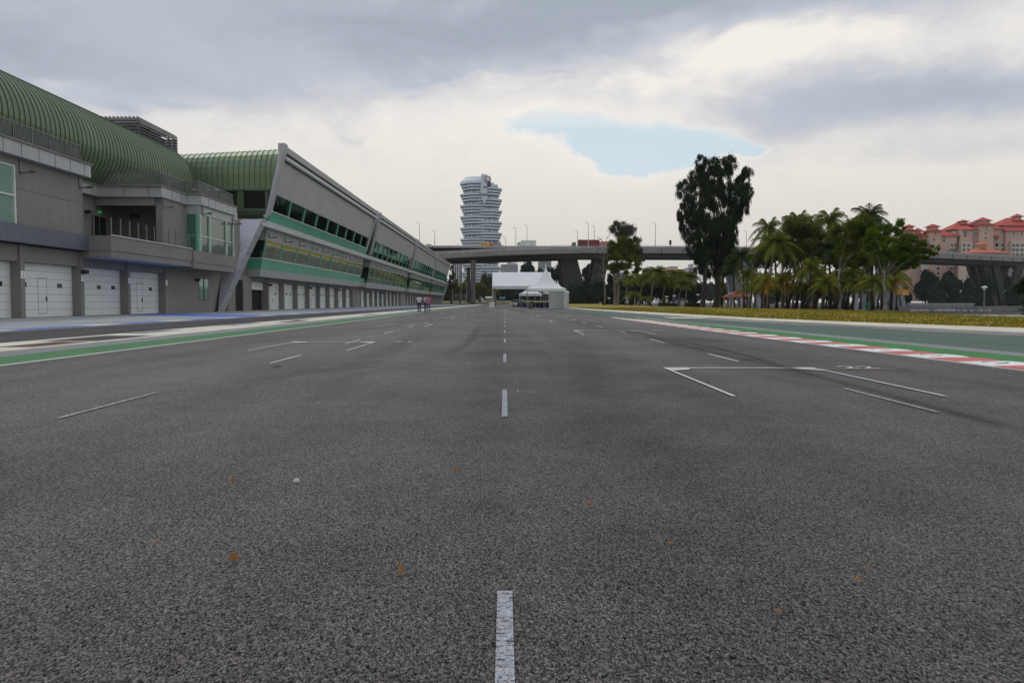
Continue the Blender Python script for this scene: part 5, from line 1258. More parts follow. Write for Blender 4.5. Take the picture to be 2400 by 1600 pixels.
xa, xb = pX(1137, 425), pX(1155, 425); MB().prism([(xa, 424, 3.0), (xb, 424, 3.0), (xb, 424, 3.3), (xa, 424, 3.3)], (0, 4, 0)).prism([(xa, 424, 3.304), (xb, 424, 3.304), (xb - .3, 426, 3.9), (xa + .3, 426, 3.9)], (0, .1, 0)).build('canopy', TENT, t)
for x in (xa + .1, xb - .1, (xa + xb) / 2): MB().box(x - .08, x + .08, 424.1, 424.26, 1.0, 3.0).build('post', STEEL, t)
MB().box(xa + .8, xb - .3, 427.6, 427.7, 1.1, 3.0).build('back_wall', TENTW, t)
t = thing('banner', (pX(1132, 405), 405, .4), 'white banner board with grey marks on the far verge', 'sign')
xa, xb = pX(1128, 405), pX(1138, 405); MB().box(xa, xb, 405, 405.1, 1.0, 2.2).build('board', SIGNW, t); MB().box(xa + .3, xb - .3, 404.97, 404.998, 1.4, 1.75).build('marks', M('grey_mark', (.3, .3, .36), .7), t)
for x in (xa + .1, xb - .1): MB().box(x - .05, x + .05, 405.01, 405.09, .2, 1.0).build('post', STEEL, t)
t = thing('barrier', (pX(1128, 412), 412, .6), 'dull red crash barrier behind the white banner', 'barrier')
MB().box(pX(1122, 412), pX(1137, 412), 412, 412.5, .9, 2.2).build('panel', M('dull_red', (.22, .07, .05), .8), t); MB().box(pX(1122, 412), pX(1137, 412), 411.9, 412.6, 2.2, 2.35).build('rail', RAILM, t)
t = thing('mesh_fence', (pX(1074, 400), 401, 0), 'tall green grey mesh fence screen between lounge block and column', 'fence')
xa, xb = pX(1060, 400), pX(1093, 400)
for x in (xa, (xa + xb) / 2 + 1, xb): MB().box(x - .12, x + .12, 401, 401.24, 0, 11.2 if x != xa else 8).build('post', STEEL, t)
MB().box(xa, xb, 401.05, 401.2, 4.4, 4.6).box(xa, xb, 401.05, 401.2, 10.9, 11.1).build('rail', STEEL, t)
nm = MB()
for k in range(34): x = lerp(xa, xb, k / 34); nm.box(x - .02, x + .02, 401.1, 401.12, 0, 4.4)
nm.build('mesh', STEEL, t)
t = thing('blue_drum', (pX(1058, 395), 395, 0), 'blue barrel standing by the end of the pit building', 'barrel')
MB().lathe((pX(1058, 395), 395, 0), [(.7, 0), (.78, .3), (.75, .9), (.78, 1.5), (.7, 1.9)], 12).build('drum', BLUEP2, t)
# gazebo
GZ = 150; gx = pX(1726, GZ)
gz_ = thing('gazebo', (gx, GZ, 0), 'small gazebo with red tiled pyramid roof and cream posts', 'gazebo')
hw = 2.62; ze_, zp_ = pz(695, GZ), pz(680, GZ)
rf = MB(); vs = [(gx + 2.75 * math.cos(R(60 * k + 30)) * 1.0, GZ + 2.6 * math.sin(R(60 * k + 30)), ze_) for k in range(6)]
rf.add([(gx + hw * 1.05 * math.cos(R(60 * k)), GZ + hw * math.sin(R(60 * k)), ze_) for k in range(6)] + [(gx, GZ, zp_)] + [(gx + hw * 1.05 * math.cos(R(60 * k)), GZ + hw * math.sin(R(60 * k)), ze_ - .14) for k in range(6)], [(k, (k + 1) % 6, 6) for k in range(6)] + [(k, 7 + k, 7 + (k + 1) % 6, (k + 1) % 6) for k in range(6)] + [tuple(range(7, 13))])
rf.build('roof', M('gazebo_tile', (.42, .13, .09), .8, var=.2, vs=1.5), gz_)
MB().lathe((gx, GZ, zp_ - .1), [(.14, 0), (.1, .15), (.02, .25)], 6).build('finial', TILE, gz_)
CP_ = M('cream_post', (.52, .46, .36), .8)
for k in range(6): x, y = gx + 2.15 * math.cos(R(60 * k)), GZ + 2.05 * math.sin(R(60 * k)); MB().box(x - .15, x + .15, y - .15, y + .15, 0, ze_ - .14).build('post', CP_, gz_)
MB().box(gx - .9, gx + .9, GZ - .3, GZ + .3, .42, .5).box(gx - .7, gx - .6, GZ - .2, GZ + .2, 0, .42).box(gx + .6, gx + .7, GZ - .2, GZ + .2, 0, .42).build('bench', DARKM, gz_)
# park lamps
PLH = M('park_lamp_head', (.72, .74, .75), .5)
for px, py, Y, lab, sgn in ((1428, 698, 185, 'park lamp between the two slim roadside trunks', 0), (1470, 697.5, 185, 'short park lamp with pale notice board right of the roadside tree', 1), (1515.5, 696.5, 180, 'plain park lamp between two young low palms', 0), (1562.5, 694.5, 168, 'park lamp with a yellowish notice board above the left hedge', 2), (1581, 692.7, 165, 'park lamp with a blue sign above the left hedge', 3), (1636, 690, 160, 'park lamp left of the big dark tree trunk', 0), (1712.5, 687.5, 146, 'park lamp standing before the gazebo roof', 0), (2040, 678.5, 112, 'park lamp behind the green bin among the palms', 0), (2311, 672, 60.5, 'tall park lamp with disc head standing alone by the water at right', 4)):
    x = pX(px, Y); z = pz(py, Y); t = thing('park_lamp', (x, Y, 0), lab, 'park lamp', 'park lamps along the promenade')
    MB().tube([(x, Y, 0), (x, Y, z - .05)], [.06, .045], 8).build('pole', RAILM, t)
    s = .38 if sgn != 4 else .18
    MB().lathe((x, Y, z - .12), [(s * .4, -.12), (s * .45, 0), (s * 1.15, .05), (s, .13), (s * .3, .18)], 14).build('lamp_head', PLH, t)
    if sgn in (1, 2, 3): MB().box(x - .32, x + .32, Y - .09, Y - .05, z - 1.25, z - .45).build('notice_board', [None, M('notice_pale', (.40, .42, .42), .7), M('notice_yellow', (.40, .38, .26), .7), M('notice_blue', (.06, .07, .30), .6)][sgn], t)
x = pX(1488, 190); t = thing('pole', (x, 190, 0), 'thin pale bare pole beside the young palm', 'pole'); MB().tube([(x, 190, 0), (x, 190, pz(690, 190))], .08, 6).build('shaft', PLH, t); MB().box(x - .12, x + .12, 189.9, 190.1, 0, .25).build('foot', STEEL, t)
x = pX(2036, 100); t = thing('bin', (x, 100, 0), 'dark green park bin beside the pale tree trunk', 'bin'); MB().lathe((x, 100, 0), [(.26, 0), (.3, .75), (.3, .8), (.22, .92)], 12).build('body', M('bin_green', (.02, .10, .055), .5), t); MB().lathe((x, 100, .92), [(.31, 0), (.28, .06), (.1, .1)], 12).build('lid', M('bin_lid', (.015, .07, .04), .5), t)

# ================================================================ vegetation
def leafmat(n, a, b, tr=.25, vs=.5): return M(n, a, .9, var=.2, vs=vs, hue=b, trans=tr, spec=.06)
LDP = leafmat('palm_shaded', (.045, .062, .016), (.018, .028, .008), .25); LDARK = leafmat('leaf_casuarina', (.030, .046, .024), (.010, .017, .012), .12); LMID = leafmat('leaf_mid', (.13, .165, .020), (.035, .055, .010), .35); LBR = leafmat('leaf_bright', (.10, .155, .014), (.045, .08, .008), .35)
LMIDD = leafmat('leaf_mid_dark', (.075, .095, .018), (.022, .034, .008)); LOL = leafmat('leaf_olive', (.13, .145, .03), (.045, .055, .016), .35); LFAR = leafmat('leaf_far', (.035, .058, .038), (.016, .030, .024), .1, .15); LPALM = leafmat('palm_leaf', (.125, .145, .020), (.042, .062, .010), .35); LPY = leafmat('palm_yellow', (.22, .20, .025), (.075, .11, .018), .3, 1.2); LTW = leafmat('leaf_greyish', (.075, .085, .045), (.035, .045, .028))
LPO = leafmat('palm_orange', (.28, .16, .03), (.16, .13, .02), .3, 1.2)
BARK = M('bark_grey', (.17, .15, .13), .95, var=.25, vs=2); BARKD = M('bark_dark', (.045, .036, .030), .95, var=.25, vs=2); BARKP = M('bark_pale', (.19, .175, .155), .95, var=.25, vs=2)
def cloud(blobs, dens, size, mode='leaf', mn=40, scl=1.0):
    out = []
    for (cx, cy, cz, rx, ry, rz) in blobs:
        n = int(max(mn, dens * (rx * ry * rz) ** (2 / 3) * 4)); d = RNG.normal(size=(n, 3)); d /= np.linalg.norm(d, axis=1)[:, None]
        r = RNG.random(n) ** .5 * np.where(RNG.random(n) < .15, 1.28, 1.0); wob = 1 + .22 * np.sin(d[:, 0] * 5 + cx) * np.cos(d[:, 2] * 6 + cz)
        p = np.array([cx, cy, cz]) + (RNG.normal(size=(n, 3)) * .54 if mode == 'droop' else d * (r * wob)[:, None] * .5 + RNG.normal(size=(n, 3)) * .36) * np.array([rx, ry, rz])
        if mode == 'droop':
            L_ = size * (1.0 + 2.4 * RNG.random(n)); w = size * .11 * (1 + RNG.random(n)); a = RNG.random(n) * 6.28
            dx, dy = np.cos(a), np.sin(a); tx, ty = RNG.normal(size=n) * .22, RNG.normal(size=n) * .22
            u = np.stack([dx * w, dy * w, 0 * w], 1); v = np.stack([tx * L_, ty * L_, -L_], 1)
            out.append(np.stack([p - u, p + u, p + u * .3 + v, p - u * .3 + v], 1))
        else:
            a = RNG.normal(size=(n, 3)); a /= np.linalg.norm(a, axis=1)[:, None]; b = np.cross(a, RNG.normal(size=(n, 3))); b /= np.linalg.norm(b, axis=1)[:, None]
            s = (size * (.5 + .9 * RNG.random(n)))[:, None]; a = a * s; b = b * s * .55
            out.append(np.stack([p - a, p - b * .9, p + a, p + b * .9], 1))
    return np.concatenate(out)
def sub(blobs, n=5, f=.5, sp_=.68):      # break a blob into clumps
    o = []
    for (cx, cy, cz, rx, ry, rz) in blobs:
        for k in range(n):
            d = RNG.normal(size=3); d /= np.linalg.norm(d); s = f * (.7 + .6 * RNG.random())
            o.append((cx + d[0] * rx * sp_, cy + d[1] * ry * sp_, cz + d[2] * rz * sp_, rx * s, ry * s, rz * s))
    return o
def tree(name, px, Y, pblobs, label, leaf, bark=BARK, tw=.25, size=.3, dens=120, scale=None, split=5, zt=None, mode='leaf', depth=.8, group=None, cat='tree', z0=0.0, lean=0, limbs=True, f=.5, crooked=.4):
    """pblobs: (px, py, rx, ry) in photo pixels at depth Y"""
    bx0 = pX(px, Y); t = thing(name, (bx0, Y, z0), label, cat, group); s = Y / F
    B = [(pX(a, Y), Y + RNG.normal() * rx * s * .35, pz(b, Y), rx * s, rx * s * depth, ry * s) for a, b, rx, ry in pblobs]
    Bs = sub(B, split, f, .9 if mode == 'droop' else .72) if split else B
    V = cloud(Bs, dens, size, mode) - np.array([bx0, Y, z0])
    np_mesh('crown', V, leaf, t)
    cz = sum(b[2] for b in B) / len(B); zt = zt or lerp(z0, cz, .6)
    top = Vector((bx0 + lean, Y, zt)); tb = MB()
    pth = [Vector((bx0, Y, z0)), Vector((bx0 + lean * .2 + crooked * tw, Y, lerp(z0, zt, .35))), Vector((bx0 + lean * .6 - crooked * tw, Y, lerp(z0, zt, .7))), top]
    tb.tube([pth[0] - Vector((0, 0, .1)), pth[0] + Vector((0, 0, .3))] + pth[1:], [tw * 1.5, tw * 1.1, tw * .95, tw * .8, tw * .65], 9)
    if limbs:
        for b in (B if len(B) < 9 else B[::2]):
            c = Vector(b[:3]); m1 = top.lerp(c, .45) + Vector((random.uniform(-.1, .1), 0, random.uniform(.0, .15))) * (c - top).length
            st = pth[2].lerp(top, random.random()) if len(B) > 3 else top
            tb.tube([st, m1, c], [tw * .5, tw * .3, tw * .1], 6)
            for k in range(3):
                e = c + Vector([float(v) for v in RNG.normal(size=3)]) * b[3] * .45; tb.tube([m1.lerp(c, .4 + .2 * k), e], [tw * .15, tw * .05], 4, cap=False)
    tb.build('trunk', bark, t, smooth=True); return t
u3 = lambda L_: [(1380 + a / 3.921, 340 + b / 3.921, c / 3.921, d / 3.921) for a, b, c, d in L_]
cas = [(1020, 170, 60, 70), (1130, 200, 60, 70), (1270, 170, 70, 70), (1000, 290, 80, 100), (1140, 320, 100, 120), (1270, 300, 70, 110), (870, 410, 80, 90), (1000, 450, 100, 110), (1130, 470, 110, 120), (1270, 460, 80, 110), (1440, 275, 55, 62), (1390, 345, 60, 66), (1440, 440, 55, 62), (1370, 400, 55, 70), (1370, 490, 80, 85), (1330, 560, 70, 80), (1425, 560, 45, 70), (900, 560, 60, 90), (960, 640, 90, 100), (1100, 640, 120, 120), (1260, 650, 100, 120), (1350, 640, 50, 80), (820, 640, 22, 40), (850, 730, 26, 70), (930, 800, 70, 110), (1070, 820, 120, 130), (1210, 830, 120, 130), (1310, 780, 50, 100), (960, 940, 60, 80), (1090, 980, 110, 120), (1230, 980, 110, 130), (1320, 940, 50, 110), (1020, 1090, 50, 80), (1150, 1100, 90, 100), (1250, 1090, 80, 100), (1310, 1060, 45, 90), (1190, 1170, 50, 50)]
Lb = [b for b in cas if b[0] < 1110]; Rb = [b for b in cas if b[0] >= 1110]
tree('casuarina_tree', 1380 + 1050 / 3.921, 155, u3(Lb), 'left of the two tall dark drooping trees, with the thinner black trunk', LDARK, BARKD, .42, .25, 125, mode='droop', zt=9, lean=.8, split=20, f=.30)
tree('casuarina_tree', 1380 + 1172 / 3.921, 157, u3(Rb), 'right of the two tall dark drooping trees, trunk thicker and shaggy', LDARK, BARKD, .6, .25, 125, mode='droop', zt=9, lean=.6, split=20, f=.30)
r3 = lambda L_: [(1700 + a / 4.704, 460 + b / 4.704, c / 4.704, d / 4.704) for a, b, c, d in L_]
tree('rain_tree', 2076, 88, r3([(1740, 370, 130, 100), (1880, 350, 110, 90), (1660, 520, 130, 110), (1860, 520, 150, 110), (2020, 520, 130, 90), (1980, 650, 160, 90), (2160, 560, 110, 80), (2270, 600, 80, 60), (2130, 670, 120, 60), (1760, 660, 130, 80), (2040, 470, 90, 60), (1620, 420, 90, 80), (1860, 640, 120, 80), (1960, 760, 130, 60), (2080, 760, 90, 50), (1760, 560, 110, 90), (1940, 440, 110, 90)]), 'bright green spreading tree with pale forked trunk at right', LBR, BARKP, .16, .11, 300, zt=4.4, split=10, f=.36, crooked=1.2)
tree('park_tree', 1969, 108, r3([(1380, 330, 130, 110), (1500, 300, 110, 90), (1260, 420, 100, 90), (1420, 470, 160, 110), (1560, 430, 110, 100), (1300, 570, 110, 80), (1480, 600, 130, 90), (1400, 720, 120, 70), (1540, 700, 90, 70)]), 'mid green leafy tree with sinuous pale trunk among the palms', LMID, BARKP, .17, .15, 300, zt=5.5, split=6, crooked=1.5)
tree('park_tree', 1834, 120, r3([(660, 330, 110, 90), (800, 360, 120, 100), (930, 360, 110, 80), (620, 470, 100, 100), (760, 490, 140, 110), (920, 480, 120, 90), (1030, 420, 80, 80), (840, 600, 130, 80), (680, 620, 110, 90), (990, 570, 90, 70)]), 'olive twiggy broadleaf tree at the left of the palm grove', LOL, BARK, .2, .15, 270, zt=5.5, split=7)
tree('park_tree', 1905, 126, r3([(1100, 480, 110, 100), (1140, 600, 100, 80), (1230, 700, 90, 80), (1060, 700, 90, 70)]), 'low olive tree in the middle of the palm grove', LOL, BARK, .16, .15, 270, zt=5, split=6)
tree('roadside_tree', 1448, 200, u3([(290, 730, 60, 45), (380, 760, 40, 30), (240, 790, 55, 50), (340, 820, 70, 50), (290, 880, 90, 55), (430, 900, 50, 60), (450, 960, 40, 40)]), 'tall grey green tree with a feathery top rising above the viaduct', LTW, BARK, .36, .24, 120, mode='droop', zt=16, split=6)
tree('roadside_tree', 1440, 196, u3([(330, 890, 70, 50), (400, 880, 45, 40), (260, 960, 90, 70), (380, 980, 90, 70), (300, 1060, 110, 70), (420, 1070, 60, 50), (240, 1130, 60, 50), (350, 1140, 70, 50), (480, 1060, 30, 25), (200, 1010, 60, 60), (215, 930, 50, 50), (440, 1160, 50, 50), (200, 1100, 50, 50)]), 'yellow green leafy tree in front of the feathery one', LMID, BARK, .3, .2, 130, zt=9, split=6)
for px, py, rx, ry, lab in ((1795, 600, 30, 34, 'dark leafy mass behind the leftmost grove palms'), (1850, 590, 34, 40, 'dark leafy mass behind the olive tree trunk'), (1910, 590, 34, 42, 'dark leafy mass deep in the grove middle'), (1975, 590, 34, 44, 'dark leafy mass behind the sinuous trunk'), (2035, 585, 32, 46, 'dark leafy mass left of the bright tree trunk'), (2090, 600, 30, 36, 'dark leafy mass behind the bright tree right side')):
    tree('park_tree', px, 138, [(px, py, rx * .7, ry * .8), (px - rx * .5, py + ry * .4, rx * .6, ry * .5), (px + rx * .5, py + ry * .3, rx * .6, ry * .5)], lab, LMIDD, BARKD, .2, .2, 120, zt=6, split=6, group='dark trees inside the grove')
def bare(px, Y, h, label, spread=1.0, pts=9):
    x = pX(px, Y); t = thing('bare_tree', (x, Y, 0), label, 'tree'); mb = MB(); p = Vector((x, Y, -.05)); path = [p]; n = 7
    for i in range(n): p = p + Vector((random.uniform(-.25, .35) * spread, random.uniform(-.2, .2), h / n)); path.append(p)
    mb.tube(path, [lerp(.24, .05, i / n) * max(1, h / 14) for i in range(n + 1)], 7); mb.build('trunk', BARK, t, smooth=True); bm = MB()
    for i in range(3, n + 1):
        for k in range(pts // 2):
            d = Vector((random.uniform(-1, 1), random.uniform(-1, 1), random.uniform(.3, 1))) * h * .13; e = path[i] + d; bm.tube([path[i], path[i] + d * .5 + Vector((0, 0, .3)), e], [.06, .04, .02], 4, cap=False)
            for q_ in range(3): bm.tube([path[i] + d * .6, e + Vector((random.uniform(-1, 1), random.uniform(-1, 1), random.uniform(0, 1))) * h * .05], [.03, .012], 3, cap=False)
    bm.build('branches', BARK, t); return t
bare(1416, 195, 15, 'leafless grey tree left of the roadside trees'); 
# palms
def frond(base, az_, el_, L_, drop, w, nl=13, hang=.5):
    q_ = []; pts = []; n = nl
    for i in range(n + 1):
        s = i / n; r = L_ * (s - .12 * s * s); pts.append(np.array(base) + np.array([math.cos(az_) * math.cos(el_) * r, math.sin(az_) * math.cos(el_) * r, math.sin(el_) * r - drop * L_ * s * s]))
    side = np.array([-math.sin(az_), math.cos(az_), 0])
    for i in range(n):
        a, b = pts[i], pts[i + 1]; q_.append([a - side * .03, a + side * .03, b + side * .02, b - side * .02])
        s = (i + .5) / n; ll = w * (.35 + .65 * math.sin(math.pi * min(1, s * .85 + .12))) ; fw = (b - a)
        for sg_ in (-1, 1):
            for h_ in (0, .5):
                p = a + fw * h_; tip = p + side * sg_ * ll * (.75 + .2 * RNG.random()) + fw * .9 + np.array([0, 0, -ll * (hang + .4 * RNG.random())])
                q_.append([p, p + fw * .42, tip + fw * .12, tip])
    return q_
def palm_proto(name, h, L_, nf, leaf, lean, bark, w=.75, tr=.16, mixl=None, hang=.5, upr=.3, cluster=1):
    t = thing(name, (0, 0, 0), 'x', 'palm tree', None); Q = []; top = (lean, 0, h)
    for k in range(nf):
        az_ = k * 2.4 + RNG.random() * .5; e = lerp(1.25, -.35, (k + .5) / nf) + RNG.normal() * .08
        Q += frond(top, az_, e, L_ * (.85 + .25 * RNG.random()), .38 + (.25 if e < .5 else 0) + upr * .2, w, hang=hang)
    V = np.array(Q, dtype=float); o = np_mesh('crown', V, leaf, t, mats=[leaf, mixl] if mixl else None, mi=(np.repeat(RNG.random(nf) < .3, len(Q) // nf) if mixl else None))
    tb = MB(); n = 7; tb.tube([(lean * (i / n) ** 1.6, .1 * math.sin(i), -.1 + (h + .1) * i / n) for i in range(n + 1)], [tr * (1.6 if i == 0 else lerp(1.0, .62, i / n)) for i in range(n + 1)], 8)
    tb.build('trunk', bark, t, smooth=True); ORG[t.name] = Vector((0, 0, 0)); return t
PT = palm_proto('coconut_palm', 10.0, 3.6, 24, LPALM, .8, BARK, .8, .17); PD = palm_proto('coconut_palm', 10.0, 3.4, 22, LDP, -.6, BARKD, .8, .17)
PY = palm_proto('young_palm', 4.0, 2.4, 17, LPALM, .25, BARKD, .5, .12, mixl=LPY, hang=.7); PO = palm_proto('young_palm', 4.0, 2.3, 16, LPY, -.2, BARKD, .5, .12, mixl=LPO, hang=.9)
def place(proto, px, py, Y, label, bpx=None, protoh=10.0, sx=1.0, rz=None, first=False):
    h = pz(py, Y); s = h / protoh; bpx = bpx if bpx is not None else px
    o = proto if first else dup(proto, (0, 0, 0)); o['label'] = label; o['group'] = 'palms of the riverside grove' if proto in (PT, PD) else 'young low palms of the grove'
    o.location = (pX(bpx, Y), Y, 0); o.scale = (sx, sx, s); o.rotation_euler[2] = rz if rz is not None else random.uniform(-.6, .6); ORG[o.name] = Vector(o.location); return o
first = {PT.name: 1, PD.name: 1, PY.name: 1, PO.name: 1}
def plc(proto, *a, **k):
    f = first.pop(proto.name, 0); return place(proto, *a, first=bool(f), **k)
plc(PT, 1796, 534, 128, 'leftmost tall coconut palm with upright fronds against the sky', bpx=1790, sx=1.0)
plc(PT, 1832, 527, 132, 'tall palm just right of the leftmost one, crown behind the olive tree', bpx=1850)
plc(PT, 1880, 520, 130, 'tall palm with full crown above the olive twiggy tree', bpx=1860)
plc(PT, 1917, 529, 134, 'palm with small crown in the dip of the grove skyline', bpx=1898)
plc(PT, 1958, 516, 126, 'tall palm with wide arching crown at the grove centre', bpx=1930, sx=1.15)
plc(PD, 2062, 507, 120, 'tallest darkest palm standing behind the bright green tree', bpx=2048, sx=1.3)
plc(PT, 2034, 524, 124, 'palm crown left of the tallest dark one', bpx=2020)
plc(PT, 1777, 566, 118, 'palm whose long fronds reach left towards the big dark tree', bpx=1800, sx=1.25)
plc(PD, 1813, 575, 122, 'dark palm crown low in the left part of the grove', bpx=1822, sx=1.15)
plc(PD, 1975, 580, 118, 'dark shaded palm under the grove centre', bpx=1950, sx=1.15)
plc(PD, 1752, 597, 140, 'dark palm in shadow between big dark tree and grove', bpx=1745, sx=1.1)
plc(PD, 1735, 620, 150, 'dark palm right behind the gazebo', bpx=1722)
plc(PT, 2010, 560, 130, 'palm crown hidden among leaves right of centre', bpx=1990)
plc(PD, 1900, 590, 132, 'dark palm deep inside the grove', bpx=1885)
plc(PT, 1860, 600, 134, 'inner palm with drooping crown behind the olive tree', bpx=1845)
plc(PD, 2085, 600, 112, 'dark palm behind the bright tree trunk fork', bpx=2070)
for px, py, Y, b, lab, pr in ((1753, 642, 128, 1750, 'young green palm right beside the gazebo', PY), (1789, 650, 118, 1786, 'first yellowing young palm right of the gazebo', PY), (1812, 655, 114, 1803, 'orange tinted young palm low at the left of the grove', PO), (1836, 653, 118, 1838, 'yellow orange young palm below the olive tree', PO), (1866, 650, 120, 1846, 'russet young palm leaning over dark trunks', PO),
    (1901, 622, 112, 1897, 'taller young palm with glossy yellow green fronds mid grove', PY), (1924, 640, 116, 1915, 'young palm with pale arching fronds mid grove', PY), (1930, 660, 108, 1932, 'low young palm before the dark leaning trunks', PY), (1951, 655, 112, 1945, 'young palm with yellow frond tips under the centre palm', PO), (1968, 645, 116, 1966, 'young palm left of the sinuous pale trunk', PY), (1995, 640, 114, 1990, 'young palm right of the sinuous pale trunk', PY),
    (2010, 662, 110, 2002, 'low young palm before the pale bridge legs', PY), (2050, 655, 104, 2042, 'young palm overhanging the green bin', PY), (2122, 655, 108, 2105, 'young palm with long hanging yellow fronds right of the pale trunk', PO), (2098, 640, 112, 2092, 'young palm directly behind the pale forked trunk', PY), (1882, 668, 118, 1880, 'small dark young palm between leaning trunks', PY), (1772, 660, 136, 1770, 'small young palm in the shade left of the grove', PY)):
    plc(pr, px, py, Y, lab, bpx=b, protoh=4.0, sx=1.25 if px > 2040 else 1.1)
for px, py, Y, lab in ((1762, 672, 142, 'low dark young palm just behind the gazebo roof'), (1800, 668, 138, 'low dark young palm between the first yellow palms'), (1826, 676, 140, 'lowest dark young palm under the olive tree'), (1853, 672, 139, 'low dark young palm left of the leaning trunks'), (1890, 676, 140, 'low dark young palm behind the first leaning trunks'), (1912, 668, 141, 'low dark young palm behind the middle leaning trunks'), (1941, 674, 139, 'low dark young palm right of the middle leaning trunks'), (1960, 664, 141, 'low dark young palm beside the sinuous trunk foot'), (1983, 672, 138, 'low dark young palm before the vertical bridge leg'), (2022, 668, 140, 'low dark young palm behind the green bin'), (2064, 664, 140, 'low dark young palm behind the forked trunk foot')):
    plc(PY, px, py, Y, lab, bpx=px - 3, protoh=4.0, sx=1.5)
# leaning dark trunks inside the grove
for i, (b, tpx, tpy) in enumerate(((1846, 1876, 640), (1868, 1880, 630), (1892, 1912, 650), (1912, 1932, 660), (1946, 1966, 645), (1962, 1985, 640), (1984, 2004, 640), (2000, 2012, 640))):
    Y = 121 + (i % 3) * 3; x0_, x1_ = pX(b, Y), pX(tpx, Y); t = thing('leaning_trunk_palm', (x0_, Y, 0), ['dark leaning palm trunk, first from the left of the eight', 'dark leaning palm trunk, second from the left of the eight', 'dark leaning palm trunk, third from the left of the eight', 'dark leaning palm trunk, fourth from the left of the eight', 'dark leaning palm trunk, fifth from the left of the eight', 'dark leaning palm trunk, sixth from the left of the eight', 'dark leaning palm trunk, seventh from the left of the eight', 'dark leaning palm trunk, rightmost of the eight'][i], 'palm tree', 'dark leaning palms in the grove'); zt = pz(tpy, Y)
    MB().tube([(x0_ - .1, Y, -.1), (x0_ + (x1_ - x0_) * .25, Y, zt * .3), (x0_ + (x1_ - x0_) * .6, Y, zt * .65), (x1_, Y, zt)], [.36, .2, .16, .12], 8).build('trunk', BARKD, t, smooth=True)
    Q = []
    for k in range(14): Q += frond((x1_ - x0_, 0, zt), k * 2.4, lerp(1.0, -.5, k / 14), 2.2, .5, .5)
    np_mesh('crown', np.array(Q), LPALM, t)
for px, py, Y, lab, b, sx in ((1531, 634, 175, 'big coconut palm under the viaduct right of the roadside trees', 1525, 1.3), (1585, 641, 180, 'palm with upright spiky crown left of the big dark tree', 1578, 1.1), (1616, 645, 185, 'grey green palm touching the big dark tree', 1606, 1.1), (1503, 650, 182, 'dark palm left of the big coconut palm under the viaduct', 1498, 1.3), (1560, 655, 178, 'shaded palm between the two crowns under the viaduct', 1552, 1.1), (1468, 650, 190, 'palm hidden behind the roadside trunks', 1466, 1.1), (1598, 662, 172, 'low palm with drooping crown behind the hedge', 1590, 1.0)):
    plc(PT, px, py, Y, lab, bpx=b, sx=sx)
plc(PY, 1481, 688, 172, 'small bright palm beside the thin pale pole', bpx=1481, protoh=4.0, sx=1.1); plc(PY, 1512, 698, 170, 'smallest yellowish palm behind the plain park lamp', bpx=1512, protoh=4.0, sx=.9)
tree('climber_column', 1693, 152, [(1692, 680, 9, 35), (1697, 700, 10, 20)], 'ivy covered low column left of the gazebo', LMID, BARKD, .15, .2, 160, zt=3, split=3, cat='shrub')
for bx_i, (px, py, rx, ry, lab) in enumerate(((1352, 690, 18, 24, 'dark ivy mound swallowing the left raking pier foot'), (1396, 690, 16, 24, 'dark ivy mound swallowing the right raking pier foot'), (1374, 668, 12, 20, 'dark creeper filling the fork of the raking pier'))):
    tree('ivy_mound', px, 394, [(px, py, rx, ry), (px - 6, py + 12, rx, 12)], lab, LDARK, BARKD, .2, .6, 60, zt=3, split=6, cat='shrub')
# hedges
for px0, px1, Y, lab in ((1545, 1588, 163, 'left clipped hedge at the lawn edge'), (1608, 1642, 158, 'right clipped hedge at the lawn edge')):
    a, b = pX(px0, Y), pX(px1, Y); B = [(a + (b - a) * (k + .5) / 8, Y + .5, .45, (b - a) / 13, .5, .42) for k in range(8)]
    t = thing('hedge', ((a + b) / 2, Y, 0), lab, 'hedge', 'clipped hedges'); np_mesh('foliage', cloud(B, 500, .12) - np.array([(a + b) / 2, Y, 0]), leafmat('leaf_hedge', (.03, .045, .012), (.012, .02, .008)), t)
    MB().box(a + .1, b - .1, Y + .15, Y + .8, 0, .7).build('hedge_core', BARKD, t)
# tree at the right picture edge
tree('shrub_tree', 2420, 46, [(2412, 650, 26, 30), (2400, 672, 18, 16), (2425, 690, 30, 25), (2420, 735, 26, 22)], 'dark leafy tree entering at the right edge of the picture', leafmat('leaf_edge', (.02, .035, .012), (.008, .014, .006)), BARKD, .1, .06, 320, zt=1.6, split=5)
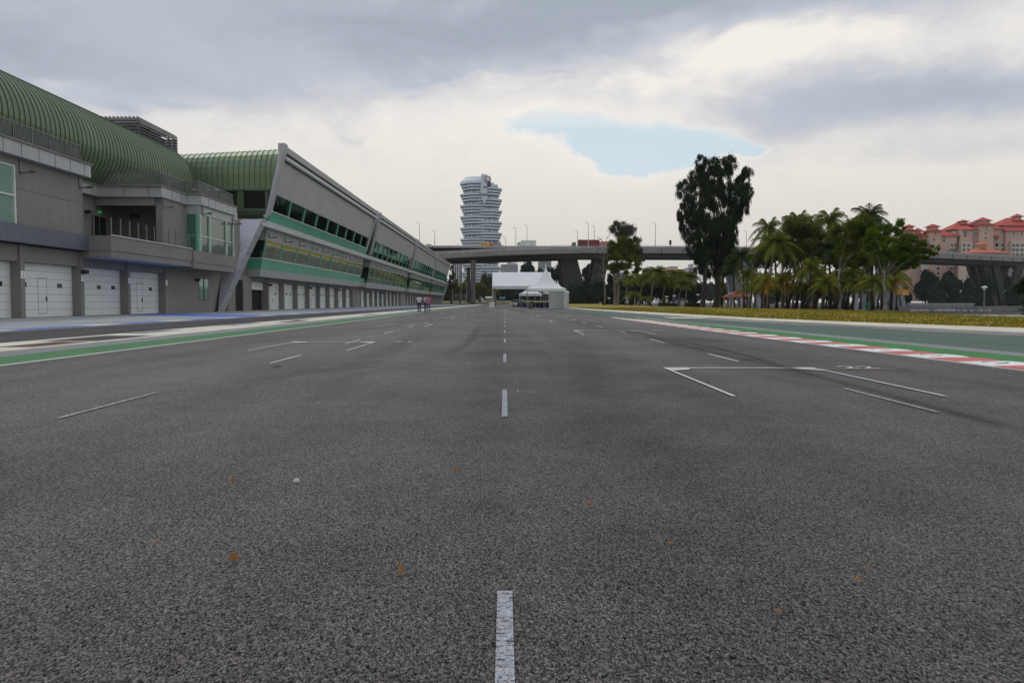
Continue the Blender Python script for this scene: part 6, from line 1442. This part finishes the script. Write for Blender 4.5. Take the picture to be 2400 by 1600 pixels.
# background trees beyond the viaduct
def bgtree(px, Y, py, rx, ry, label, leaf=LFAR, z0=0, size=.8, grp='trees beyond the viaduct', name='background_tree', dens=70):
    B = [(px, py, rx * .6, ry * .7), (px - rx * .55, py + ry * .35, rx * .5, ry * .55), (px + rx * .55, py + ry * .3, rx * .5, ry * .6), (px, py + ry * .7, rx * .8, ry * .6)]
    return tree(name, px, Y, B, label, leaf, BARKD, .4, size, dens, zt=pz(py + ry * .6, Y), split=4, group=grp, z0=z0, f=.55)
tree('conifer', 1058, 388, [(1059, 632, 5, 12), (1057, 655, 7, 16), (1055, 680, 9, 14), (1062, 645, 6, 9), (1050, 670, 6, 10)], 'thin dark sparse tree right at the end of the pit building', LTW, BARKD, .3, .4, 35, zt=14, split=4)
bare(1078, 392, 26, 'thin leaning bare tree in front of the white apartment tower', 1.4, 6)
bgl = ['far bushy tree behind the pit building end', 'dark tree between mesh fence and column', 'light green tree left of the viaduct column', 'olive tree right of the viaduct column', 'grey brown tree below the tower podium', 'dark bush behind the portable toilets', 'green tree left of the marquee post', 'dark tree seen under the marquee left', 'dark tree seen under the marquee middle', 'bushy green tree under the marquee right', 'tree with sky gaps above the marquee', 'darker tree right of the one above the marquee', 'tall dark tree left of the raking pier', 'dark tree wedged before the raking pier', 'shrubby tree in the gap of the raking pier', 'olive bush in the lower pier gap']
bgl += ['low bushy tree hiding the foot of the white apartment tower', 'low dark tree behind the blue barrel', 'low dark tree behind the parked pickup', 'dark leafy tree behind the bare trunk by the pier', 'dark tree behind the two roadside trunks', 'dark undergrowth tree left of the pale notice board', 'dense dark tree under the big coconut palm', 'dense dark tree between coconut palm and spiky palm', 'dense dark tree under the spiky palm', 'dark tree joining the hedge gap']
for (px, Y, py, rx, ry, lf), lab in zip([(1042, 470, 668, 12, 18, LFAR), (1068, 480, 672, 14, 20, LMID), (1090, 500, 668, 14, 24, LMID), (1122, 470, 672, 17, 24, LOL), (1140, 520, 660, 16, 22, LTW), (1178, 500, 690, 24, 16, LFAR), (1150, 480, 684, 18, 18, LMID), (1205, 470, 682, 22, 20, LFAR), (1240, 480, 686, 24, 20, LMID), (1270, 470, 684, 22, 22, LFAR), (1238, 520, 626, 17, 18, LFAR), (1264, 500, 642, 16, 16, LFAR), (1300, 440, 640, 22, 40, LFAR), (1322, 430, 668, 20, 36, LFAR), (1377, 426, 634, 14, 18, LTW), (1370, 440, 668, 16, 22, LFAR), (1052, 460, 690, 16, 18, LFAR), (1068, 455, 692, 14, 14, LMIDD), (1088, 470, 690, 16, 16, LFAR), (1428, 260, 672, 20, 36, LFAR), (1462, 250, 680, 22, 30, LFAR), (1490, 255, 668, 20, 34, LDP), (1520, 240, 662, 24, 30, LDARK), (1556, 245, 664, 22, 28, LDP), (1590, 240, 664, 20, 28, LDARK), (1625, 235, 674, 14, 26, LDARK)], bgl):
    bgtree(px, Y, py, rx, ry, lab, lf, z0=1.4 if Y > 430 and px < 1300 else 0)
fl = ['far bank', 'left', 'dark']
k = 0
for px in range(1450, 1760, 24):
    py = 676 + 5 * math.sin(px * .13); bgtree(px, 690 + (k % 3) * 8, py, 18, 20, 'bluish far bank tree, number %d rightwards from the roadside trunks' % (k + 1) if False else ['bluish far bank tree right behind the roadside trunks', 'bluish far bank tree left of the small bright palm', 'bluish far bank tree behind the small bright palm', 'bluish far bank tree behind the plain park lamp', 'bluish far bank tree under the big coconut palm', 'bluish far bank tree behind the left hedge', 'bluish far bank tree above the left hedge right end', 'bluish far bank tree between the hedges', 'bluish far bank tree behind the right hedge', 'bluish far bank tree left of the black trunk', 'bluish far bank tree between the two dark trunks', 'bluish far bank tree right of the shaggy trunk', 'bluish far bank tree behind the gazebo'][k], LFAR, z0=-1.2, size=1.3, grp='far bank trees', dens=40); k += 1
RB = ['far bank tree behind the palm grove left', 'far bank tree behind the palm grove middle', 'far bank tree behind the leaning trunks', 'far bank tree left of the pale bridge legs', 'far bank tree behind the pale bridge legs', 'round dark tree left end of the white river wall', 'tall round dark tree above the white river wall', 'brownish green tree low over the river wall', 'second round dark tree over the river wall middle', 'olive tree over the river wall right part', 'dark tree at the right end of the river wall', 'dark tree under the pink apartment windows', 'dark tree left of the right raking pier', 'leafy tree between legs of the right raking pier', 'dark tree behind the lone park lamp', 'dark tree at the far right under the viaduct']
for (px, Y, py, rx, ry), lab in zip([(1800, 690, 690, 24, 14), (1850, 695, 688, 26, 14), (1900, 690, 690, 26, 13), (1960, 690, 688, 28, 14), (2040, 640, 684, 30, 18), (2112, 470, 690, 22, 24), (2172, 445, 662, 26, 30), (2200, 432, 690, 26, 22), (2228, 446, 664, 24, 28), (2252, 432, 692, 24, 20), (2275, 440, 680, 20, 28), (2295, 450, 690, 22, 22), (2318, 470, 672, 20, 34), (2352, 490, 655, 20, 30), (2380, 470, 680, 26, 30), (2415, 480, 665, 26, 36)], RB):
    bgtree(px, Y, py, rx, ry, lab, LFAR, z0=-1.2, size=.8 if Y < 500 else 1.3, grp='far bank trees', dens=75 if Y < 500 else 40)

# ================================================================ people
SKIN = M('skin', (.22, .12, .08), .6, var=.04, vs=8); HAIR = M('hair_black', (.012, .010, .010), .6)
def cloth(n, c): return M(n, c, .85, var=.12, vs=5, bump=.3, bs=12)
def skinned(name, verts, edges, rad, mat, parent, sub_=2):
    me = bpy.data.meshes.new(name); me.from_pydata(verts, edges, []); me.materials.append(mat)
    o = bpy.data.objects.new(name, me); COL.objects.link(o); o.parent = parent
    o.modifiers.new('skin', 'SKIN'); o.modifiers['skin'].use_smooth_shade = True
    for i, r in enumerate(rad):
        s = me.skin_vertices[0].data[i]; s.radius = r if isinstance(r, tuple) else (r, r); s.use_root = (i == 0)
    m = o.modifiers.new('sub', 'SUBSURF'); m.levels = sub_; m.render_levels = sub_
    return o
def person(x, y, h, rz, label, shirt, trs, pose, extra=None):
    t = thing('person', (x, y, 0), label, 'person', 'walkers by the pit wall', rz); k = h / 1.75
    lf, rf_, la, ra = pose       # foot forward offsets, arm swings (m)
    def S(*p): return tuple(c * k for c in p)
    kz = .49
    V = [S(0, 0, .95), S(0, 0, 1.1), S(0, .01, 1.28), S(0, .01, 1.43), S(0, .01, 1.50), S(0, .03, 1.58), S(0, .04, 1.68),      # 0-6 torso neck head
         S(-.09, 0, .90), S(-.10, lf * .45 + .03, kz), S(-.10, lf, .09), S(-.105, lf + .14, .04),                     # 7-10 left leg
         S(.09, 0, .90), S(.10, rf_ * .45 + .03, kz), S(.10, rf_, .09), S(.105, rf_ + .14, .04),                       # 11-14 right leg
         S(-.18, 0, 1.41), S(-.24, la * .4, 1.14), S(-.25, la, .90), S(-.24, la + .04, .80),                            # 15-18 left arm
         S(.18, 0, 1.41), S(.24, ra * .4, 1.14), S(.25, ra, .90), S(.24, ra + .04, .80)]
    E = [(0, 1), (1, 2), (2, 3), (3, 4), (4, 5), (5, 6), (0, 7), (7, 8), (8, 9), (9, 10), (0, 11), (11, 12), (12, 13), (13, 14), (3, 15), (15, 16), (16, 17), (17, 18), (3, 19), (19, 20), (20, 21), (21, 22)]
    rr = [(.14, .10), (.13, .10), (.15, .11), (.13, .09), .055, .075, .085, .085, .055, .045, .04, .085, .055, .045, .04, .055, .042, .032, .03, .055, .042, .032, .03]
    rr = [tuple(v * k for v in r) if isinstance(r, tuple) else r * k for r in rr]
    skinned('body', V, E, rr, SKIN, t)
    q_ = lambda idx, add: [tuple(V[i]) for i in idx]
    si = [0, 1, 2, 3, 15, 16, 19, 20]; m_ = {a: b for b, a in enumerate(si)}
    sv = [V[i] for i in si]; sv[0] = S(0, 0, .88); sv[5] = tuple(Vector(V[15]).lerp(Vector(V[16]), .85)); sv[7] = tuple(Vector(V[19]).lerp(Vector(V[20]), .85))
    skinned('shirt', sv, [(0, 1), (1, 2), (2, 3), (3, 4), (4, 5), (3, 6), (6, 7)], [(.20 * k, .13 * k), (.185 * k, .13 * k), (.19 * k, .135 * k), (.14 * k, .105 * k), .078 * k, .075 * k, .078 * k, .075 * k], shirt, t)
    tv = [S(0, 0, .93), V[7], V[8], V[9], V[11], V[12], V[13]]; tv[3] = (V[9][0], V[9][1], V[9][2] - .01); 
    skinned('trousers', tv, [(0, 1), (1, 2), (2, 3), (0, 4), (4, 5), (5, 6)], [(.165 * k, .12 * k), .105 * k, .078 * k, .066 * k, .105 * k, .078 * k, .066 * k], trs, t)
    skinned('hair', [S(0, .0, 1.60), S(0, .0, 1.67), S(0, .02, 1.73)], [(0, 1), (1, 2)], [.075 * k, .105 * k, .07 * k], HAIR, t)
    for i, o_ in ((9, 10), (13, 14)):
        a, b = Vector(V[i]), Vector(V[o_]); skinned('shoe', [(a.x, a.y - .05, .05), (a.x, a.y + .05, .05), (b.x, b.y + .02, .04)], [(0, 1), (1, 2)], [.05, .055, .04], cloth('shoe_dark', (.05, .05, .055)) if extra != 'white_shoes' else cloth('shoe_white', (.55, .55, .55)), t)
    for s, (wr, hd) in ((-1, (17, 18)), (1, (21, 22))):      # five separate fingers per hand
        w_ = Vector(V[hd]); mb = MB()
        for f_ in range(4): oy = (-.03 + .02 * f_) * k; ln = (.075, .085, .08, .06)[f_] * k; b0 = w_ + Vector((0, oy, -.015)); mb.tube([b0, b0 + Vector((-s * .005, .006, -ln * .55)), b0 + Vector((-s * .02, .012, -ln))], [.009 * k, .009 * k, .007 * k], 6)
        b0 = w_ + Vector((-s * .01, .03 * k, .01)); mb.tube([b0, b0 + Vector((-s * .012, .03 * k, -.03 * k)), b0 + Vector((-s * .015, .04 * k, -.055 * k))], [.011 * k, .010 * k, .008 * k], 6)
        o = mb.build('fingers', SKIN, None, smooth=True); o.parent = t
    if extra == 'bag':
        o = MB().box(.16, .34, -.12, .2, .72, 1.02).build('shoulder_bag', cloth('bag_grey', (.40, .38, .38)), None); o.parent = t
    return t
JE = cloth('jeans_blue', (.045, .06, .11)); BK = cloth('trousers_black', (.012, .012, .016))
person(-8.17, 77.6, 1.74, .05, 'person in white shirt and dark blue jeans walking apart at the left', cloth('shirt_white', (.58, .58, .66)), JE, (-.06, .10, -.05, .03))
person(-7.60, 78.6, 1.72, -.1, 'person in white top and black trousers half hidden behind the pink shirt', cloth('shirt_white2', (.66, .62, .62)), BK, (-.14, .12, .05, -.04))
person(-7.27, 77.2, 1.68, -.25, 'person in a pink shirt and faded jeans with a leg forward', cloth('shirt_pink', (.52, .15, .22)), cloth('jeans_pale', (.14, .17, .24)), (-.02, .22, .05, .0), 'white_shoes')

# ================================================================ air
hz_ = MB().box(-3650, 3650, -150, 4600, -6.2, 190).build('haze', bpy.data.materials.new('haze'))
hm_ = hz_.data.materials[0]; hm_.use_nodes = True; nt_ = hm_.node_tree; nt_.nodes.clear()
ho = nt_.nodes.new('ShaderNodeOutputMaterial'); hv = nt_.nodes.new('ShaderNodeVolumePrincipled')
hv.inputs['Color'].default_value = (.80, .86, .93, 1); hv.inputs['Density'].default_value = .00007; hv.inputs['Anisotropy'].default_value = .2
nt_.links.new(hv.outputs[0], ho.inputs['Volume']); tag(hz_, label='thin pale haze over the river and city', kind='stuff')
SC.cycles.volume_bounces = 0
